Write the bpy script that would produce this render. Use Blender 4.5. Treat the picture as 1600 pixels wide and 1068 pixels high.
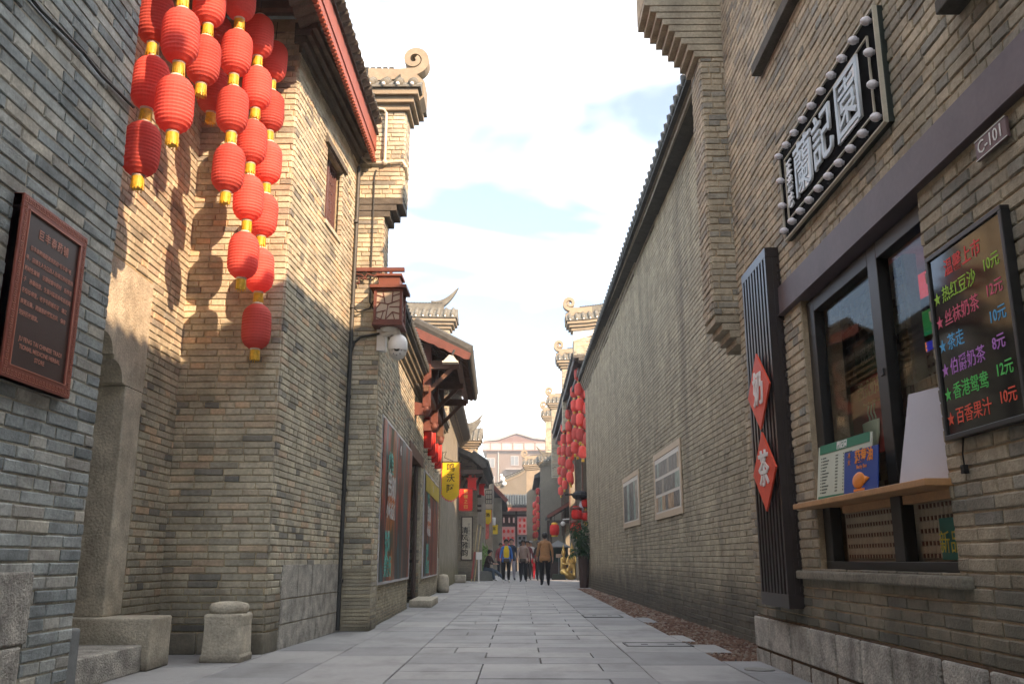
import bpy, math, random, zlib
import numpy as np
from mathutils import Vector, Matrix
random.seed(7)
for o in list(bpy.data.objects): bpy.data.objects.remove(o)
SC = bpy.context.scene
COL = SC.collection
R = math.radians
# ---------------------------------------------------------------- camera, sky, sun, exposure
cam_d = bpy.data.cameras.new('camera'); cam = bpy.data.objects.new('camera', cam_d); COL.objects.link(cam)
CAM_LOC = Vector((0, 0, .85)); PITCH = R(13.613); YAW = R(.476)
cam.location = CAM_LOC; cam.rotation_euler = (math.pi/2 + PITCH, 0, YAW)
cam_d.sensor_width = 36; cam_d.lens = 31.59; cam_d.clip_start = .05; cam_d.clip_end = 3000
SC.camera = cam
CLOUD = 19
SUN_DIR = Vector((-.84, 1, -.754)).normalized()
SUN_EL = math.asin(-SUN_DIR.z); SUN_AZ = math.atan2(-SUN_DIR.x, -SUN_DIR.y)
W = bpy.data.worlds.new('World'); SC.world = W; W.use_nodes = True
wn = W.node_tree.nodes; wl = W.node_tree.links; wn.clear()
def WN(t, **k):
    n = wn.new(t)
    for a, b in k.items(): setattr(n, a, b)
    return n
sky = WN('ShaderNodeTexSky', sky_type='NISHITA', sun_disc=False, sun_elevation=SUN_EL, sun_rotation=SUN_AZ, air_density=1.0, dust_density=.6, ozone_density=1.0)
tc = WN('ShaderNodeTexCoord'); mp = WN('ShaderNodeMapping'); mp.inputs['Scale'].default_value = (1.6, 1.6, 4.2); mp.inputs['Location'].default_value = (.8, .5, .79)
nz = WN('ShaderNodeTexNoise'); nz.inputs['Scale'].default_value = 1.5; nz.inputs['Detail'].default_value = 4.5; nz.inputs['Roughness'].default_value = .55; nz.inputs['Distortion'].default_value = .35
cr = WN('ShaderNodeValToRGB'); cr.color_ramp.elements[0].position = .44; cr.color_ramp.elements[1].position = .84
_e = cr.color_ramp.elements.new(.57); _e.color = (.17, .17, .17, 1); cr.color_ramp.elements[0].color = (.03, .03, .03, 1); cr.color_ramp.elements[2].color = (1, 1, 1, 1)
mx = WN('ShaderNodeMix', data_type='RGBA'); cs = WN('ShaderNodeVectorMath', operation='SCALE'); cs.inputs[0].default_value = (1.0, .985, .955)
sz = WN('ShaderNodeSeparateXYZ'); zc = WN('ShaderNodeMath', operation='MAXIMUM'); zc.inputs[1].default_value = 0
cl = WN('ShaderNodeMath', operation='MULTIPLY_ADD'); cl.inputs[1].default_value = 2*CLOUD; cl.inputs[2].default_value = CLOUD      # thin cloud, CIE overcast gradient L = Lh (1 + 2 sin e)
bg = WN('ShaderNodeBackground'); bg.inputs['Strength'].default_value = .05; wo = WN('ShaderNodeOutputWorld')
wl.new(tc.outputs['Generated'], mp.inputs[0]); wl.new(mp.outputs[0], nz.inputs['Vector']); wl.new(nz.outputs['Fac'], cr.inputs[0])
wl.new(cr.outputs[0], mx.inputs[0]); wl.new(sky.outputs[0], mx.inputs[6]); wl.new(tc.outputs['Generated'], sz.inputs[0]); wl.new(sz.outputs[2], zc.inputs[0]); wl.new(zc.outputs[0], cl.inputs[0]); wl.new(cl.outputs[0], cs.inputs['Scale']); wl.new(cs.outputs[0], mx.inputs[7]); wl.new(mx.outputs[2], bg.inputs[0]); wl.new(bg.outputs[0], wo.inputs[0])
sd = bpy.data.lights.new('sun', 'SUN'); sd.energy = 2.0; sd.angle = R(.5); sd.color = (1, .68, .43)
sun = bpy.data.objects.new('sun', sd); COL.objects.link(sun); sun.rotation_euler = SUN_DIR.to_track_quat('-Z', 'Y').to_euler(); sun.location = (5, -10, 12)
vs = SC.view_settings; vs.view_transform = 'Standard'; vs.look = 'None'; vs.exposure = 2.5; vs.gamma = 1; vs.use_curve_mapping = False
SC.render.engine = 'CYCLES'; SC.cycles.use_denoising = True; SC.cycles.max_bounces = 6; SC.cycles.diffuse_bounces = 4; SC.cycles.transparent_max_bounces = 8
# ---------------------------------------------------------------- materials
MATS = {}
def _n(nt, t, **k):
    n = nt.nodes.new(t)
    for a, b in k.items(): setattr(n, a, b)
    return n
def ramp(r, stops):
    el = r.color_ramp.elements; el.remove(el[1]); el[0].position = stops[0][0]; el[0].color = (*stops[0][1], 1)
    for p, c in stops[1:]: e = el.new(p); e.color = (*c, 1)
def mat(name, col, rough=.7, metal=0, var=.15, scale=6, bump=0, bscale=60, spec=.4, emit=None, trans=0, tint=None, stain=0, stainscale=(.8, .8, .25), staincol=(.04, .04, .035), coat=0, seed=0, edge=None):
    """principled material: base colour from the mesh attribute 'tint' (ramp) or one colour, broken up by noise in world space"""
    if name in MATS: return MATS[name]
    m = bpy.data.materials.new(name); m.use_nodes = True; MATS[name] = m
    nt = m.node_tree; L = nt.links; b = nt.nodes['Principled BSDF']
    b.inputs['Roughness'].default_value = rough; b.inputs['Metallic'].default_value = metal
    b.inputs['Specular IOR Level'].default_value = spec; b.inputs['Coat Weight'].default_value = coat
    geo = _n(nt, 'ShaderNodeNewGeometry')
    if tint:
        a = _n(nt, 'ShaderNodeAttribute', attribute_name='tint'); r = _n(nt, 'ShaderNodeValToRGB')
        ramp(r, tint)
        L.new(a.outputs['Fac'], r.inputs[0]); src = r.outputs[0]
    else:
        rgb = _n(nt, 'ShaderNodeRGB'); rgb.outputs[0].default_value = (*col, 1); src = rgb.outputs[0]
    if var:
        for sc_, amt in ((scale, var), (scale*9, var*.7)):
            z = _n(nt, 'ShaderNodeTexNoise'); z.inputs['Scale'].default_value = sc_; z.inputs['Detail'].default_value = 5
            off = _n(nt, 'ShaderNodeVectorMath', operation='ADD'); off.inputs[1].default_value = (seed*3.1, seed*1.7, seed)
            L.new(geo.outputs['Position'], off.inputs[0]); L.new(off.outputs[0], z.inputs['Vector'])
            mr = _n(nt, 'ShaderNodeMapRange'); mr.inputs[1].default_value = .3; mr.inputs[2].default_value = .7
            mr.inputs[3].default_value = 1 - amt; mr.inputs[4].default_value = 1 + amt; L.new(z.outputs['Fac'], mr.inputs[0])
            mu = _n(nt, 'ShaderNodeVectorMath', operation='SCALE'); L.new(src, mu.inputs[0]); L.new(mr.outputs[0], mu.inputs['Scale']); src = mu.outputs[0]
    if stain:
        z = _n(nt, 'ShaderNodeTexNoise'); z.inputs['Scale'].default_value = 1; z.inputs['Detail'].default_value = 8; z.inputs['Roughness'].default_value = .62
        mp_ = _n(nt, 'ShaderNodeMapping'); mp_.inputs['Scale'].default_value = stainscale; mp_.inputs['Location'].default_value = (seed*1.3, seed*2.1, seed*.7)
        L.new(geo.outputs['Position'], mp_.inputs[0]); L.new(mp_.outputs[0], z.inputs['Vector'])
        rr = _n(nt, 'ShaderNodeMapRange'); rr.inputs[1].default_value = .47; rr.inputs[2].default_value = .72; rr.inputs[3].default_value = 0; rr.inputs[4].default_value = stain
        L.new(z.outputs['Fac'], rr.inputs[0])
        mm = _n(nt, 'ShaderNodeMix', data_type='RGBA'); mm.inputs[7].default_value = (*staincol, 1)
        L.new(rr.outputs[0], mm.inputs[0]); L.new(src, mm.inputs[6]); src = mm.outputs[2]
    if edge:      # dirt that sits low on the piece: world-height band broken up by noise (z0, z1, colour, amount)
        z0, z1, ec, am = edge
        sx = _n(nt, 'ShaderNodeSeparateXYZ'); L.new(geo.outputs['Position'], sx.inputs[0])
        z = _n(nt, 'ShaderNodeTexNoise'); z.inputs['Scale'].default_value = 1.7; z.inputs['Detail'].default_value = 7; L.new(geo.outputs['Position'], z.inputs['Vector'])
        ad = _n(nt, 'ShaderNodeMath', operation='MULTIPLY_ADD'); ad.inputs[1].default_value = 1.6*(z1 - z0); L.new(z.outputs['Fac'], ad.inputs[0]); ad.inputs[2].default_value = -.8*(z1 - z0)
        a2 = _n(nt, 'ShaderNodeMath', operation='ADD'); L.new(sx.outputs[2], a2.inputs[0]); L.new(ad.outputs[0], a2.inputs[1])
        rr = _n(nt, 'ShaderNodeMapRange'); rr.inputs[1].default_value = z0; rr.inputs[2].default_value = z1; rr.inputs[3].default_value = am; rr.inputs[4].default_value = 0; L.new(a2.outputs[0], rr.inputs[0])
        mm = _n(nt, 'ShaderNodeMix', data_type='RGBA'); mm.inputs[7].default_value = (*ec, 1)
        L.new(rr.outputs[0], mm.inputs[0]); L.new(src, mm.inputs[6]); src = mm.outputs[2]
    L.new(src, b.inputs['Base Color'])
    if bump:
        z = _n(nt, 'ShaderNodeTexNoise'); z.inputs['Scale'].default_value = bscale; z.inputs['Detail'].default_value = 6; L.new(geo.outputs['Position'], z.inputs['Vector'])
        bp = _n(nt, 'ShaderNodeBump'); bp.inputs['Strength'].default_value = bump; bp.inputs['Distance'].default_value = .02
        L.new(z.outputs['Fac'], bp.inputs['Height']); L.new(bp.outputs[0], b.inputs['Normal'])
    if emit: b.inputs['Emission Color'].default_value = (*emit[0], 1); b.inputs['Emission Strength'].default_value = emit[1]
    if trans:
        tr = _n(nt, 'ShaderNodeBsdfTranslucent'); ms = _n(nt, 'ShaderNodeMixShader'); ms.inputs[0].default_value = trans
        L.new(src, tr.inputs[0]); L.new(b.outputs[0], ms.inputs[1]); L.new(tr.outputs[0], ms.inputs[2])
        L.new(ms.outputs[0], nt.nodes['Material Output'].inputs[0])
    return m
def glass_mat(name, tintc=(.75, .8, .8), fac=.12):
    if name in MATS: return MATS[name]
    m = bpy.data.materials.new(name); m.use_nodes = True; MATS[name] = m; nt = m.node_tree; L = nt.links; nt.nodes.remove(nt.nodes['Principled BSDF'])
    g = _n(nt, 'ShaderNodeBsdfGlossy'); g.inputs['Roughness'].default_value = .03; t = _n(nt, 'ShaderNodeBsdfTransparent'); t.inputs[0].default_value = (*tintc, 1)
    lw = _n(nt, 'ShaderNodeLayerWeight'); lw.inputs[0].default_value = .5; ma = _n(nt, 'ShaderNodeMath', operation='MULTIPLY_ADD'); ma.inputs[1].default_value = .13; ma.inputs[2].default_value = fac
    po = _n(nt, 'ShaderNodeMath', operation='POWER'); po.inputs[1].default_value = 3; L.new(lw.outputs['Facing'], po.inputs[0]); L.new(po.outputs[0], ma.inputs[0])
    ms = _n(nt, 'ShaderNodeMixShader'); L.new(ma.outputs[0], ms.inputs[0]); L.new(t.outputs[0], ms.inputs[1]); L.new(g.outputs[0], ms.inputs[2])
    L.new(ms.outputs[0], nt.nodes['Material Output'].inputs[0]); return m
# ---------------------------------------------------------------- mesh builder
class MB:
    def __init__(s): s.v = []; s.f = []; s.m = []; s.t = []
    def add(s, V, F, mi=0, tint=.5):
        o = len(s.v); s.v.extend(V); s.f.extend([tuple(i + o for i in f) for f in F]); s.m.extend([mi]*len(F)); s.t.extend([tint]*len(F)); return s
    def box(s, a, b, mi=0, tint=.5, M=None):
        x0, y0, z0 = a; x1, y1, z1 = b
        V = [(x, y, z) for z in (z0, z1) for y in (y0, y1) for x in (x0, x1)]
        if M is not None: V = [tuple(M @ Vector(p)) for p in V]
        return s.add(V, [(0, 2, 3, 1), (4, 5, 7, 6), (0, 1, 5, 4), (2, 6, 7, 3), (0, 4, 6, 2), (1, 3, 7, 5)], mi, tint)
    def bar(s, p, q, w, h, mi=0, tint=.5, up=(0, 0, 1)):
        p = Vector(p); q = Vector(q); d = (q - p); l = d.length; d.normalize(); u = Vector(up)
        if abs(d.dot(u)) > .98: u = Vector((0, 1, 0))
        x = d.cross(u).normalized(); u = x.cross(d)
        M = Matrix((x, d, u)).transposed().to_4x4(); M.translation = p
        return s.box((-w/2, 0, -h/2), (w/2, l, h/2), mi, tint, M)
    def tube(s, P, r, n=8, mi=0, tint=.5, cap=True):
        P = [Vector(p) for p in P]; rs = r if isinstance(r, (list, tuple)) else [r]*len(P); V = []; F = []; x = None
        for i, p in enumerate(P):
            d = (P[min(i+1, len(P)-1)] - P[max(i-1, 0)]).normalized()
            if x is None: x = d.orthogonal().normalized()
            else: x = (x - d*x.dot(d)); x = x.normalized() if x.length > 1e-6 else d.orthogonal().normalized()
            y = d.cross(x)
            for k in range(n):
                a = 2*math.pi*k/n; V.append(tuple(p + (x*math.cos(a) + y*math.sin(a))*rs[i]))
        for i in range(len(P)-1):
            for k in range(n): F.append((i*n+k, i*n+(k+1) % n, (i+1)*n+(k+1) % n, (i+1)*n+k))
        if cap: F.append(tuple(range(n-1, -1, -1))); F.append(tuple(range((len(P)-1)*n, len(P)*n)))
        return s.add(V, F, mi, tint)
    def lathe(s, prof, n=16, c=(0, 0, 0), mi=0, tint=.5, sx=1, sy=1, M=None):
        V = []; F = []
        for r, z in prof:
            for k in range(n):
                a = 2*math.pi*k/n; p = Vector((c[0]+r*math.cos(a)*sx, c[1]+r*math.sin(a)*sy, c[2]+z)); V.append(tuple(M @ p) if M is not None else tuple(p))
        for i in range(len(prof)-1):
            for k in range(n): F.append((i*n+k, i*n+(k+1) % n, (i+1)*n+(k+1) % n, (i+1)*n+k))
        if prof[0][0] > 1e-4: F.append(tuple(range(n-1, -1, -1)))
        if prof[-1][0] > 1e-4: F.append(tuple(range((len(prof)-1)*n, len(prof)*n)))
        return s.add(V, F, mi, tint)
    def ball(s, c, r, n=12, m=8, mi=0, sx=1, sy=1, sz=1, M=None):
        return s.lathe([(max(r*math.sin(math.pi*i/m), 1e-5), -r*math.cos(math.pi*i/m)*sz) for i in range(m+1)], n, c, mi, .5, sx, sy, M)
    def prism(s, poly, depth, mi=0, tint=.5, M=None):
        """poly: (x, y) outline, extruded along local z from 0 to depth"""
        n = len(poly); V = [(x, y, 0) for x, y in poly] + [(x, y, depth) for x, y in poly]
        if M is not None: V = [tuple(M @ Vector(p)) for p in V]
        F = [tuple(range(n-1, -1, -1)), tuple(range(n, 2*n))] + [(i, (i+1) % n, n+(i+1) % n, n+i) for i in range(n)]
        return s.add(V, F, mi, tint)
    def strip(s, A, B, depth, mi=0, M=None):
        """band between two polylines A and B (x, y), extruded along z"""
        n = len(A); V = [(x, y, z) for z in (0, depth) for P in (A, B) for x, y in P]
        if M is not None: V = [tuple(M @ Vector(p)) for p in V]
        F = []
        for i in range(n-1):
            F += [(i, n+i, n+i+1, i+1), (2*n+i, 2*n+i+1, 3*n+i+1, 3*n+i), (i, i+1, 2*n+i+1, 2*n+i), (n+i, 3*n+i, 3*n+i+1, n+i+1)]
        F += [(0, 2*n, 3*n, n), (n-1, 2*n-1, 4*n-1, 3*n-1)]
        return s.add(V, F, mi)
    def mesh(s, name, mats, smooth=False):
        me = bpy.data.meshes.new(name); me.from_pydata(s.v, [], s.f)
        for m in (mats if isinstance(mats, (list, tuple)) else [mats]): me.materials.append(m)
        me.polygons.foreach_set('material_index', s.m)
        if smooth: me.polygons.foreach_set('use_smooth', [True]*len(s.f))
        a = me.attributes.new('tint', 'FLOAT', 'FACE'); a.data.foreach_set('value', s.t); me.update(); return me
    def build(s, name, mats, parent=None, loc=None, smooth=False, bevel=0, kind=None, M=None):
        o = link(name, s.mesh(name, mats, smooth), parent, loc, M)
        if bevel: b = o.modifiers.new('bevel', 'BEVEL'); b.width = bevel; b.segments = 2; b.limit_method = 'ANGLE'
        if kind: o['kind'] = kind
        return o
def link(name, me, parent=None, loc=None, M=None):
    o = bpy.data.objects.new(name, me); COL.objects.link(o)
    if parent is not None: o.parent = parent
    if M is not None: o.matrix_local = M if parent is not None else M
    elif loc is not None: o.location = loc
    return o
def tag(o, label=None, cat=None, group=None, kind=None):
    if cat and not kind: kind = 'thing'
    for k, v in (('label', label), ('category', cat), ('group', group), ('kind', kind)):
        if v: o[k] = v
    return o
def thing(name, label, cat, loc=(0, 0, 0), group=None, M=None):
    o = bpy.data.objects.new(name, None); COL.objects.link(o); o.empty_display_size = .2
    if M is not None: o.matrix_world = M
    else: o.location = loc
    return tag(o, label, cat, group)
def struct(name, mb, m, **k): return tag(mb.build(name, m, **k), kind='structure')
def frame(o, right, up=(0, 0, 1)):
    r = Vector(right).normalized(); u = Vector(up).normalized(); n = r.cross(u)
    M = Matrix((r, u, n)).transposed().to_4x4(); M.translation = Vector(o); return M
def copy_tree(o, parent=None):
    c = o.copy(); COL.objects.link(c)
    if parent is not None: c.parent = parent
    for ch in list(o.children): copy_tree(ch, c)
    return c
def text(body, size, parent, m, M=None, name='lettering', ext=.002, bold=0, align='CENTER', vert=False, sx=1, sp=1, lsp=1):
    c = bpy.data.curves.new('lettering', 'FONT'); c.body = '\n'.join(body) if vert else body; c.size = size; c.extrude = ext; c.offset = bold; c.align_x = align; c.align_y = 'CENTER'
    c.resolution_u = 2; c.space_character = sp; c.space_line = lsp
    t = bpy.data.objects.new('lettering', c); COL.objects.link(t); dg = bpy.context.evaluated_depsgraph_get(); dg.update()
    me = bpy.data.meshes.new_from_object(t.evaluated_get(dg)); bpy.data.objects.remove(t); bpy.data.curves.remove(c)
    me.materials.clear(); me.materials.append(m)
    if sx != 1: me.transform(Matrix.Diagonal((sx, 1, 1, 1)))
    return link(name, me, parent, M=M if M is not None else Matrix.Translation((0, 0, .003)))
T = Matrix.Translation
# camera projection in 1600 x 1068 pixels, used only to choose which bricks and slabs get an object each
_fw = Vector((-math.sin(YAW)*math.cos(PITCH), math.cos(YAW)*math.cos(PITCH), math.sin(PITCH))); _rt = Vector((math.cos(YAW), math.sin(YAW), 0)); _up = _rt.cross(_fw)
def px(p):
    d = Vector(p) - CAM_LOC; z = d.dot(_fw)
    if z < .1: return None
    return 800 + 1404*d.dot(_rt)/z, 534 - 1404*d.dot(_up)/z
def seen_size(pts):
    q = [px(p) for p in pts]
    if any(a is None for a in q): return 0
    xs = [a[0] for a in q]; ys = [a[1] for a in q]
    if max(xs) < 0 or min(xs) > 1600 or max(ys) < 0 or min(ys) > 1068: return 0
    n = len(q); a = abs(sum(q[i][0]*q[(i+1) % n][1] - q[(i+1) % n][0]*q[i][1] for i in range(n)))/2
    return a if max(max(xs)-min(xs), max(ys)-min(ys)) > 9 else 0
# ---------------------------------------------------------------- brick walls
_pool = {}
def brick_shape(l, h, dep, rnd, j=1.0):
    c = .006*j; V = []
    for y, k in ((-.03, 0), (dep-c, 0), (dep, c)):
        for sx_, sz_ in ((-1, -1), (1, -1), (1, 1), (-1, 1)):
            V.append((sx_*(l/2-k)+rnd.uniform(-1, 1)*.003*j, y+rnd.uniform(-1, 1)*.002*j, sz_*(h/2-k)+rnd.uniform(-1, 1)*.0025*j))
    F = []
    for r in (0, 4):
        for k in range(4): a, b = r+k, r+(k+1) % 4; F.append((a, b, b+4, a+4))
    F.append((8, 9, 10, 11)); return V, F
def brick_pool(l, h, dep, m, j):
    key = (round(l, 2), round(h, 3), round(dep, 3), m.name)
    if key not in _pool:
        rnd = random.Random(zlib.crc32(repr(key).encode())); out = []
        for i in range(14):
            mb = MB(); V, F = brick_shape(l, h, dep, rnd, j); mb.add(V, F, 0, (i+.5)/14); out.append(mb.mesh('brick', m))
        _pool[key] = out
    return _pool[key]
def brick_wall(th, a, b, nrm, z0, z1, m, holes=(), count=0, course=.0655, L=.285, dep=.012, joint=.009, seed=1, j=1.0, top=None, name='brickwork', skip_end=0):
    """running-bond courses on the vertical plane through ground points a -> b, outward normal nrm; holes = (s0, s1, z0, z1). The largest in view become objects, the rest one part."""
    rnd = random.Random(seed); a = Vector((*a, 0)); b = Vector((*b, 0)); d = b - a; S = d.length; d.normalize(); n = Vector((*nrm, 0)).normalized(); Z = Vector((0, 0, 1)); xa = n.cross(Z)
    items = []; k = 0; z = z0
    while z < z1 - .02:
        h = min(course, z1 - z); zc = z + h/2; hh = h - joint; s = -rnd.choice((0, .5, .25, .62))*L - rnd.uniform(0, .05); row_head = rnd.random() < .22
        while s < S:
            l = L*.5 if (row_head or rnd.random() < .1) else L*(rnd.uniform(.92, 1.05))
            ivs = [(max(s, 0), min(s + l, S))]
            for h0, h1, y0, y1 in holes:
                if zc > y0 and zc < y1:
                    nx = []
                    for p, q in ivs:
                        if q <= h0 or p >= h1: nx.append((p, q))
                        else:
                            if p < h0: nx.append((p, h0))
                            if q > h1: nx.append((h1, q))
                    ivs = nx
            for p, q in ivs:
                ll = q - p - joint
                if ll < .02: continue
                if top is not None and zc > top((p+q)/2): continue
                items.append((a + d*((p+q)/2) + Z*zc, ll, hh))
            s += l
        z += course
    if not items: return
    sized = []
    for i, (c, l, h) in enumerate(items):
        if count:
            e = d*(l/2); f = Z*(h/2); sz = seen_size([c-e-f, c+e-f, c+e+f, c-e+f])
            if sz > 0: sized.append((sz, i))
    sized.sort(reverse=True); single = set(i for _, i in sized[:count])
    V = []; F = []; t = []; Mx = np.array([xa, n, Z])
    for i, (c, l, h) in enumerate(items):
        if i in single:
            base = L if l > L*.72 else L*.5
            me = rnd.choice(brick_pool(base - joint, course - joint, dep, m, j)); o = bpy.data.objects.new('brick', me); COL.objects.link(o); o.parent = th
            M = Matrix((xa, n, Z)).transposed().to_4x4() @ Matrix.Rotation(rnd.gauss(0, .006)*j, 4, 'Y') @ Matrix.Diagonal((l/(base-joint), 1, h/(course-joint), 1)); M.translation = c + n*(rnd.uniform(-.003, .003)*j)
            o.matrix_local = M
        else:
            v, f = brick_shape(l, h, dep + rnd.uniform(-.003, .003)*j, rnd, j); v = np.array(v) @ Mx + np.array(c); o_ = len(V)
            V.extend(map(tuple, v.tolist())); F.extend([tuple(q + o_ for q in g) for g in f]); t.extend([rnd.random()]*len(f))
    if F:
        mb = MB(); mb.v = V; mb.f = F; mb.m = [0]*len(F); mb.t = t; mb.build(name, m, th, kind='stuff')
def core(th, a, b, nrm, z0, z1, m, holes=(), thick=.3, name='wall', top=None):
    """mortar-coloured wall body behind the bricks, cut round the holes"""
    a = Vector((*a, 0)); b = Vector((*b, 0)); d = b - a; S = d.length; d.normalize(); n = Vector((*nrm, 0)).normalized()
    ss = sorted(set([0, S] + [min(max(x, 0), S) for h in holes for x in h[:2]])); zs = sorted(set([z0, z1] + [min(max(x, z0), z1) for h in holes for x in h[2:]])); mb = MB()
    M = Matrix((d, n, Vector((0, 0, 1)))).transposed().to_4x4(); M.translation = a
    for i in range(len(ss)-1):
        lo = None
        for k in range(len(zs)-1):
            sc, zc = (ss[i]+ss[i+1])/2, (zs[k]+zs[k+1])/2
            solid = not any(h[0] < sc < h[1] and h[2] < zc < h[3] for h in holes)
            if solid and lo is None: lo = zs[k]
            if lo is not None and (not solid or k == len(zs)-2):
                mb.box((ss[i], -thick, lo), (ss[i+1], 0, zs[k+1] if solid else zs[k]), 0, .5, M); lo = None
    return mb.build(name, m, th)
# ---------------------------------------------------------------- palette
BLUE = mat('blue_brick', (.15, .17, .17), .85, var=.28, scale=5, bump=.35, bscale=90, tint=[(0, (0.170, 0.190, 0.191)), (.25, (0.253, 0.280, 0.280)), (.55, (0.320, 0.345, 0.334)), (.8, (0.404, 0.406, 0.371)), (.93, (0.464, 0.430, 0.354)), (1, (0.144, 0.160, 0.174))])
TAN = mat('tan_brick', (.2, .18, .13), .88, var=.24, scale=4, bump=.3, bscale=80, tint=[(0, (0.199, 0.194, 0.176)), (.14, (0.398, 0.364, 0.280)), (.4, (0.484, 0.442, 0.342)), (.62, (0.544, 0.492, 0.365)), (.85, (0.468, 0.420, 0.323)), (.94, (0.605, 0.440, 0.289)), (1, (0.312, 0.300, 0.260))], stain=.35, staincol=(.06, .058, .05), edge=(0, .75, (.028, .028, .024), .75))
GREY = mat('grey_brick', (.2, .19, .15), .9, var=.2, scale=3, bump=.25, bscale=70, tint=[(0, (0.303, 0.266, 0.192)), (.3, (0.334, 0.295, 0.215)), (.6, (0.357, 0.314, 0.226)), (.9, (0.382, 0.333, 0.237)), (1, (0.288, 0.255, 0.188))], stain=.6, stainscale=(2.2, 2.2, .16), staincol=(.115, .105, .085), edge=(.25, .8, (.07, .066, .056), .8))
SHOP = mat('brown_brick', (.2, .17, .13), .88, var=.25, scale=4, bump=.35, bscale=90, tint=[(0, (0.223, 0.212, 0.180)), (.15, (0.322, 0.289, 0.227)), (.4, (0.388, 0.336, 0.247)), (.7, (0.428, 0.363, 0.261)), (.92, (0.447, 0.383, 0.282)), (1, (0.276, 0.276, 0.247))], stain=.3, staincol=(.07, .062, .05), edge=(.38, .95, (.055, .058, .044), .72))
LIGHTB = mat('light_brick', (.3, .27, .2), .88, var=.2, scale=5, bump=.3, bscale=90, tint=[(0, (0.253, 0.230, 0.172)), (.4, (0.345, 0.305, 0.218)), (.8, (0.402, 0.356, 0.253)), (1, (0.299, 0.270, 0.207))], edge=(0, .2, (.06, .055, .045), .6))
MORT_T = mat('tan_mortar', (.42, .35, .23), .95, var=.2, scale=9, bump=.4, bscale=120)
MORT_B = mat('grey_mortar', (.4, .375, .3), .95, var=.25, scale=9, bump=.5, bscale=120)
MORT_G = mat('dull_mortar', (.23, .21, .165), .95, var=.2, scale=6, bump=.3, bscale=100, stain=.5, stainscale=(2.2, 2.2, .16), staincol=(.13, .12, .1))
MORT_S = mat('brown_mortar', (.42, .33, .22), .95, var=.22, scale=9, bump=.4, bscale=120)
GRAN = mat('granite', (.4, .38, .335), .85, var=.42, scale=7, bump=.9, bscale=70, stain=.3, staincol=(.12, .09, .06))
STONE = mat('limestone', (.5, .455, .36), .88, var=.26, scale=6, bump=.6, bscale=45, stain=.45, stainscale=(3, 3, 1.6), staincol=(.17, .135, .09), edge=(0, .12, (.07, .06, .045), .7))
SLAB = mat('paving_stone', (.2, .2, .2), .72, var=.07, scale=2, bump=.12, bscale=90, spec=.35, stain=.55, stainscale=(2.1, 1.1, 1), staincol=(.13, .128, .12), tint=[(0, (0.237, 0.239, 0.241)), (.5, (0.289, 0.291, 0.293)), (1, (0.336, 0.333, 0.327))])
TILE = mat('roof_tile', (.085, .09, .085), .75, var=.3, scale=8, bump=.3, bscale=60, tint=[(0, (.03, .032, .032)), (.5, (.058, .06, .056)), (1, (.1, .1, .09))])
TILE_L = mat('pale_tile', (.15, .148, .125), .8, var=.3, scale=7, bump=.3, bscale=60)
LIME = mat('lime_trim', (.3, .25, .18), .8, var=.12, scale=6, bump=.2)
WHITE = mat('white_paint', (.78, .77, .74), .6, var=.04)
WOODR = mat('red_wood', (.14, .048, .036), .6, var=.2, scale=7, bump=.15)
WOODD = mat('dark_wood', (.055, .035, .027), .65, var=.25, scale=9, bump=.15)
WOODB = mat('brown_wood', (.13, .068, .045), .6, var=.22, scale=8, bump=.15)
BLACKM = mat('black_metal', (.014, .013, .012), .4, var=.1, spec=.5)
BROWNM = mat('dark_bronze_metal', (.028, .021, .02), .32, var=.1, spec=.5)
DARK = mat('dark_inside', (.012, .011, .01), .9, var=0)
IRON = mat('dark_pipe', (.05, .052, .05), .55, var=.1)
RED = mat('lantern_fabric', (.9, .16, .13), .6, var=.05, scale=8, trans=.42, spec=.3)
_nt = RED.node_tree; _oi = _n(_nt, 'ShaderNodeObjectInfo'); _mr = _n(_nt, 'ShaderNodeMapRange'); _mr.inputs[3].default_value = .72; _mr.inputs[4].default_value = 1.12     # no two lanterns faded alike
_nt.links.new(_oi.outputs['Random'], _mr.inputs[0]); _src = _nt.nodes['Principled BSDF'].inputs['Base Color'].links[0].from_socket
_mu = _n(_nt, 'ShaderNodeVectorMath', operation='SCALE'); _nt.links.new(_src, _mu.inputs[0]); _nt.links.new(_mr.outputs[0], _mu.inputs['Scale'])
for _l in [l for l in _nt.links if l.from_socket == _src and l.to_node != _mu]: _to = _l.to_socket; _nt.links.remove(_l); _nt.links.new(_mu.outputs[0], _to)
REDF = mat('red_cloth', (.78, .035, .03), .7, var=.08, trans=.2)
GOLD = mat('gold_fringe', (.72, .42, .03), .5, var=.25, scale=30, spec=.4)
GOLDM = mat('gold_metal', (.75, .5, .16), .3, metal=.7, var=.1)
YELLOW = mat('yellow_cloth', (.82, .6, .03), .7, var=.06, trans=.25)
GREYP = mat('grey_plaster', (.25, .225, .17), .92, var=.2, scale=3, bump=.3, bscale=40, stain=.5, stainscale=(2.5, 2.5, .2), staincol=(.13, .115, .085), edge=(.1, 1.0, (.10, .085, .02), .8))
INK = mat('black_ink', (.015, .013, .012), .7, var=0)
CREAM = mat('cream_paper', (.62, .56, .43), .8, var=.06)
FAR = mat('far_brick', (.2, .178, .14), .9, var=.12, scale=1.2, bump=.1, bscale=20)
def rebase(t, loc):
    t.location = loc
    for c in t.children: c.matrix_parent_inverse = Matrix.Translation(loc).inverted()
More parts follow.
